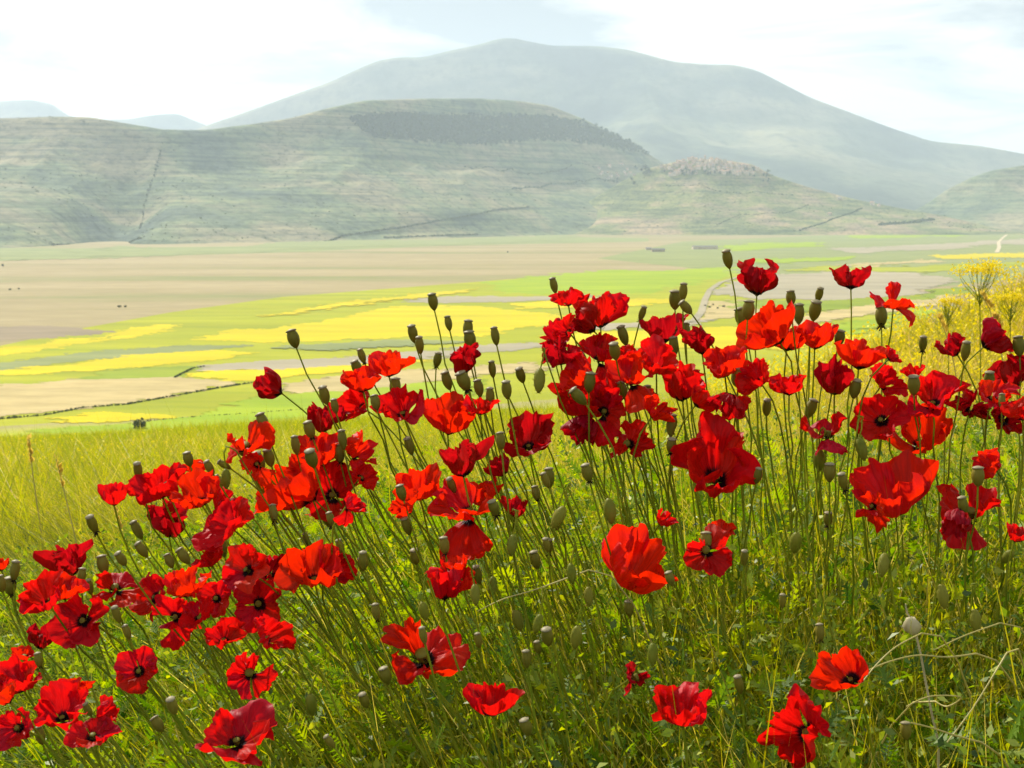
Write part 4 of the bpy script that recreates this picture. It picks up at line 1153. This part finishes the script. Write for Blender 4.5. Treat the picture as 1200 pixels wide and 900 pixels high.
def withered(r2):
    V, f = [], []
    for k in range(34):
        a = r2.uniform(0, 6.28); d = np.array([math.cos(a), math.sin(a), r2.uniform(-.8, .6)]) * r2.uniform(.003, .0062)
        s = np.array([-math.sin(a), math.cos(a), 0]) * .0006
        i = len(V); V += [np.array([0, 0, .001]) - s, np.array([0, 0, .001]) + s, d + s, d - s]; f.append([i, i + 1, i + 2, i + 3])
    return V, f
WITH_ME = data_of('withered_stamens', withered(np.random.default_rng(3)), 'dark', False)

PODS = [(651,334),(750,366),(791,353),(800,343),(810,358,'l'),(855,305),(734,395),(722,412),(804,391),(791,407),(865,443),(613,439),(760,460),(732,457),(686,464,'l'),(787,497),(690,450),(650,397),(872,374),(876,365),
 (927,349),(958,344),(936,370),(953,366),(982,396),(1033,373),(1081,402),(1195,408),(864,444),(898,478),(946,480),(1000,457),(963,441),(1071,453),(1159,446),(1174,470),(1130,413),
 (347,398),(427,416),(422,430),(463,455),(383,464),(394,475),(442,471),(486,392),(493,405),(548,387),(552,400),(582,395),(511,421),(527,447),(548,448),(563,455),(578,433),(575,468),(527,378),(509,354),(595,458),(588,517),(571,525),
 (483,523),(366,504),(348,523),(318,537),(303,542),(368,538),(399,533),(403,517),(312,497),(322,602),(390,607),(402,640),(473,577),(480,617),(427,658),(522,640),(582,595),(642,637),(643,562),(630,577),(533,568),(265,562,'l'),(270,540,'l'),
 (223,537),(250,547),(163,551),(171,568),(202,578),(112,614),(166,622),(172,643),(202,656),(221,651),(147,653),(123,663),(95,675),(107,687),(16,671),(3,684),(13,688),(263,643),(285,525),(308,542),(361,632),(388,608),
 (152,740),(140,720),(47,773),(107,830),(50,863),(190,848),(205,827),(392,867),(643,747),(632,757),(618,773),(562,750),(498,745),(455,792),(620,852),(430,820),(630,657),(643,640),(427,660),(488,652),(442,718),(562,675),
 (962,742),(868,803),(1062,857),(972,555),(990,565),(1146,560),(1131,594),(786,502),(786,522),(691,555),(645,561),(970,607),(738,713),(788,677),(917,703),(872,653),(886,557),(828,636)]
BUDS = [(632,447),(577,688),(557,698),(607,728),(630,732),(675,748),(497,717),(670,673),(654,607),(653,610),(932,637),(1035,663),(1180,653),(960,540),(1010,527),(365,827),(765,768),(1143,728),(265,562),(715,600),(690,700),(1105,700),(600,640)]
def pod_scale(d, px_h, true): return px_h * d / F / true
for i, e in enumerate(PODS):
    r2 = np.random.default_rng(3000 + i)
    px, py = e[:2]
    d = depth_of(py) + r2.normal(0, 0.06)
    head = at(px, py + 9, d)
    base = root_of(head, r2)
    dirn = (head - base).normalized()
    axis = (dirn * 0.7 + Vector((0, 0, .45)) + Vector(r2.normal(0, .16, 3).tolist()))
    if len(e) > 2: axis += Vector((-.8, 0, -.1))
    axis.normalize()
    root = empty('poppy_seed_head', base)
    make_stem(root, base, head, axis, 0.00125, r2)
    hpx, fat = r2.uniform(17.5, 25), r2.uniform(.80, 1.18)
    s = pod_scale(d, hpx, .0205)
    ms = Matrix.Translation(head - base) @ frame(axis) @ Matrix.Diagonal((s * fat, s * fat, s, 1))
    look = ('small ' if hpx < 20 else ('large ' if hpx > 22.6 else '')) + ('slim ' if fat < .92 else ('plump ' if fat > 1.05 else 'oval '))
    o = link('capsule', POD_ME, None, root); o.matrix_local = ms
    c = link('cap', CAP_ME, None, o)
    dead = r2.random() < 0.3
    if dead: w_ = link('withered_stamens', WITH_ME, None, root); w_.matrix_local = ms
    tall = py < 420
    if (px, py) == (855, 305): lb = 'tallest seed pod of all on a straight pale stem'
    elif (px, py) == (347, 398): lb = 'single seed pod on a curved stem arching out over the fields'
    elif (px, py) == (509, 354): lb = 'upright seed pod on a long thin stem rising beyond twin pods'
    elif (px, py) == (392, 867): lb = 'yellowish flat topped seed pod low in the dark grass'
    else:
        lb = look + ('green seed pod with dark withered stamens' if dead else ('green seed pod tipped sideways' if len(e) > 2 else 'green seed pod with a flat ridged cap')) + (', high above the flowers' if tall else (', low among grass' if py > 640 else ', level with the flowers'))
    HEADS[root.name] = head.copy()
    tag(root, lb, 'seed pod', lb)
    if (px, py) in ((855, 305), (347, 398), (509, 354), (392, 867)): UNIQUE.add(lb)
for i, (px, py) in enumerate(BUDS):
    r2 = np.random.default_rng(4000 + i)
    d = depth_of(py) + r2.normal(0, 0.06)
    axis = Vector((r2.normal(0, .25), r2.normal(0, .25), -1)); axis.normalize()
    s = pod_scale(d, r2.uniform(24, 32), .0225)
    head = at(px, py, d) - axis * 0.011 * s
    base = root_of(head, r2)
    root = empty('poppy_bud', base)
    make_stem(root, base, head, axis, 0.0010, r2, hook=0.03)
    o = link('bud', BUD_ME, None, root); o.matrix_local = Matrix.Translation(head - base) @ frame(axis) @ Matrix.Scale(s, 4)
    lb = 'hairy nodding green bud hanging from a hooked stem' + (', low among the grass stems' if py > 640 else ', level with the flowers')
    HEADS[root.name] = head.copy()
    tag(root, lb, 'bud', lb)

# single out look-alikes by the distinctive plant they grow closest to
marks = [(o, o['label']) for o in list(col.objects) if o.parent is None and o.name in HEADS and o.get('label') in UNIQUE]
taken = set()
for mo, ml in marks:
    noun = ml.replace(' of all', '').split(' with ')[0].split(' on ')[0].split(' standing ')[0].split(' deep ')[0].split(' next ')[0].split(' rising ')[0].split(' showing ')[0].split(' wrapped ')[0].split(' tilted ')[0].split(' leaning ')[0].split(' opened ')[0]
    if sum(1 for _, q in marks if q.startswith(noun)) > 1 or len(noun.split()) < 3: noun = ' '.join(ml.split()[:9])
    for kind, text in (('poppy_seed_head', 'seed pod closest to the '), ('poppy', 'poppy closest to the '), ('poppy_bud', 'nodding bud closest to the ')):
        c = [o for o in col.objects if o.parent is None and o.name.split('.')[0] == kind and o.name in HEADS and o['label'] not in UNIQUE and o.name not in taken]
        if not c: continue
        o = min(c, key=lambda q: (HEADS[q.name] - HEADS[mo.name]).length)
        if (HEADS[o.name] - HEADS[mo.name]).length > 0.14: continue
        adj = ('withered ' if 'withered' in o['label'] else 'smooth ') if kind == 'poppy_seed_head' else ('hairy ' if kind == 'poppy_bud' else ('crinkled ' if 'crinkled' in o['label'] else 'red '))
        o['label'] = ' '.join((adj + text + noun).split()[:16]); taken.add(o.name)
        if o['label'].split()[-1] in ('a', 'the', 'with', 'and', 'of', 'in', 'on', 'to', 'its'): o['label'] = ' '.join(o['label'].split()[:-1])

# ------------------------------------------------------------------ odd plants
# pale withered seed head in the grass
p = at(1073, 742, depth_of(742)); r2 = np.random.default_rng(77)
b = root_of(p, r2); root = empty('withered_seed_head', b)
make_stem(root, b, p, Vector((-.3, 0, 1)), .0013, r2, mat='dry')
o = mesh_py('husk', *lathe([(-.001, .001), (.002, .005), (.008, .0085), (.015, .008), (.019, .005), (.022, .0015)], 11, 0.12), M['dry'], root, smooth=True)
o.matrix_local = Matrix.Translation(p - b) @ frame(Vector((-.35, -.2, .6)))
mesh_py('twig', *tube([p - b + Vector((-.003, 0, .012)), p - b + Vector((-.010, 0, .022)), p - b + Vector((-.012, 0, .032))], [.0012, .0010, .0006], 5)[:2], M['dry'], root)
tag(root, 'pale dry seed head with a bent tip in the dark grass', 'seed head')

# bent dry straws
def straw(points, r0, label, py_ref):
    d = depth_of(py_ref) - 0.02
    P = [at(px, py, d + 0.012 * k) for k, (px, py) in enumerate(points)]
    # smooth the traced line
    Q = []
    for k in range(len(P) - 1):
        a, b_ = P[k], P[k + 1]
        m0 = (P[k + 1] - P[max(k - 1, 0)]) * .5; m1 = (P[min(k + 2, len(P) - 1)] - P[k]) * .5
        for t in np.linspace(0, 1, 6, endpoint=k == len(P) - 2):
            h00, h10, h01, h11 = 2*t**3-3*t*t+1, t**3-2*t*t+t, -2*t**3+3*t*t, t**3-t*t
            Q.append(a * h00 + m0 * h10 + b_ * h01 + m1 * h11)
    tg = (Q[-1] - Q[-2]).normalized()
    fx, fy = Q[-1].x + tg.x * .16 + .02, Q[-1].y + 0.16
    foot = Vector((fx, fy, float(G(fx, fy)) - .01))
    Q += bez(Q[-1], Q[-1] + tg * .07, foot + Vector((0, 0, .12)), foot, 9)[1:]
    V, f, _, _ = tube([q - foot for q in Q], np.linspace(r0 * .6, r0, len(Q)), 6)
    o = mesh_np('dry_straw', V, f, M['straw'], smooth=True, tone=np.full(len(V), .6)); o.location = foot
    tag(o, label, 'straw')
straw([(1008,790),(1040,776),(1075,768),(1110,770),(1144,766)], .0012, 'pale dry straw bent nearly level beside the folded bright poppy', 770)
straw([(1010,800),(1028,778),(1050,758),(1080,742)], .0010, 'short pale straw crossing under the level one', 778)
straw([(1094,762),(1130,745),(1172,730)], .0010, 'pale straw slanting upwards past the dry seed head', 745)
straw([(1062,828),(1090,816),(1126,817),(1110,828),(1096,822)], .0010, 'pale straw curled into a loop in the grass', 822)
straw([(1068,847),(1092,853),(1120,862),(1150,870)], .0012, 'thick pale straw lying low over the dark grass', 855)
straw([(1110,870),(1140,830),(1165,790),(1180,765)], .0010, 'straight pale straw standing at a slant in the grass', 830)
straw([(560,716),(590,702),(630,690),(690,668)], .0011, 'long thin dry grass stalk slanting through the poppy stems', 690)

# wispy grass stalks standing beside the clump
def wisp(tip, foot_px, d, label, mat='bank'):
    a = at(*tip, d); b_ = at(*foot_px, d); g = Vector((b_.x + .02, d, float(G(b_.x + .02, d)) - .01))
    root = empty('grass_stalk', g)
    path = bez(g, g + Vector((0, 0, .2)), b_, a, 12)
    V, f, P, T = tube([q - g for q in path], np.linspace(.0016, .0008, 12) * d / 2, 5)
    mesh_np('stem', V, f, M['straw'], root, smooth=True, tone=np.full(len(V), .5))
    r2 = np.random.default_rng(int(tip[0]))
    hv_, hf_ = [], []
    for k in range(26):
        t = r2.uniform(.0, 1); c = np.array(a - g) + np.array(b_ - a) * .35 * t
        u = np.array([r2.normal(0, .3), r2.normal(0, .3), 1]); u /= np.linalg.norm(u); s = np.cross(u, r2.normal(size=3)); s /= np.linalg.norm(s)
        ln, wd = .012 * d / 2, .003 * d / 2
        i = len(hv_); hv_ += [c, c + u * ln * .5 + s * wd, c + u * ln, c + u * ln * .5 - s * wd]; hf_.append([i, i + 1, i + 2, i + 3])
    mesh_np('seed_head', np.array(hv_), np.array(hf_), M[mat], root, tone=np.full(len(hv_), .85))
    tag(root, label, 'grass stalk')
wisp((66, 538), (90, 640), 2.6, 'tall pale feathery grass stalk standing clear of the poppies')
wisp((136, 598), (152, 665), 2.5, 'shorter fine grass stalk near the crumpled poppies')
wisp((1150, 345), (1185, 395), 3.6, 'arching dry grass plume on the golden bank')
wisp((1165, 372), (1200, 420), 3.4, 'second arching dry grass plume lower on the bank')
wisp((1100, 372), (1128, 425), 3.8, 'straight dry grass plume beside the smaller umbel')
wisp((34, 515), (42, 600), 3.2, 'faint wispy grass stalk behind the feathery one')

# yellow umbel plant on the bank
def umbel(px, py, base_py, d, width_px, label, seed):
    r2 = np.random.default_rng(seed)
    top = at(px, py, d); g = at(px + 4, base_py, d); g.z = float(G(g.x, g.y)) - .02
    W = width_px * d / F
    root = empty('yellow_umbel_plant', g)
    hub = top - g - Vector((0, 0, W * .62))
    V, f, _, _ = tube(bez(Vector((0, 0, 0)), Vector((0, 0, hub.z * .4)), hub * .8, hub, 8), np.linspace(.0032, .0018, 8), 6)
    mesh_np('stem', V, f, M['stem'], root, smooth=True)
    fv = []
    for k in range(22):
        a = r2.uniform(0, 6.28); rr = W * .5 * math.sqrt(r2.uniform(.04, 1))
        tip = hub + Vector((math.cos(a) * rr, math.sin(a) * rr, W * (.62 - .45 * (rr / W) ** 1.0) * r2.uniform(.6, 1)))
        start = hub * r2.uniform(.9, 1)
        V, f, _, _ = tube(bez(start, start.lerp(tip, .4) + Vector((0, 0, -.01)), tip - Vector((0, 0, .03)), tip, 5), np.linspace(.0011, .0007, 5), 5)
        mesh_np('branch', V, f, M['stem'], root, smooth=True)
        for q in range(40):
            c = np.array(tip) + r2.normal(0, 1, 3) * np.array([W * .10, W * .10, W * .05])
            u = r2.normal(size=3); u /= np.linalg.norm(u); w_ = np.cross(u, r2.normal(size=3)); w_ /= np.linalg.norm(w_)
            s = W * .021
            fv.append([c + u * s, c + w_ * s, c - u * s, c - w_ * s])
    fv = np.array(fv)
    o = mesh_np('florets', fv.reshape(-1, 3), np.arange(len(fv) * 4).reshape(-1, 4), M['bloom'], root, tone=np.repeat(r2.random(len(fv)), 4)); o['kind'] = 'stuff'
    tag(root, label, 'plant')
umbel(1150, 300, 440, 4.4, 56, 'tall yellow flowering umbel plant rising from the golden bank', 91)
umbel(1112, 347, 430, 5.0, 30, 'smaller yellow flowered plant beside the tall umbel', 92)
umbel(1185, 340, 440, 4.7, 34, 'half hidden yellow flowered plant among drooping dry grass', 93)
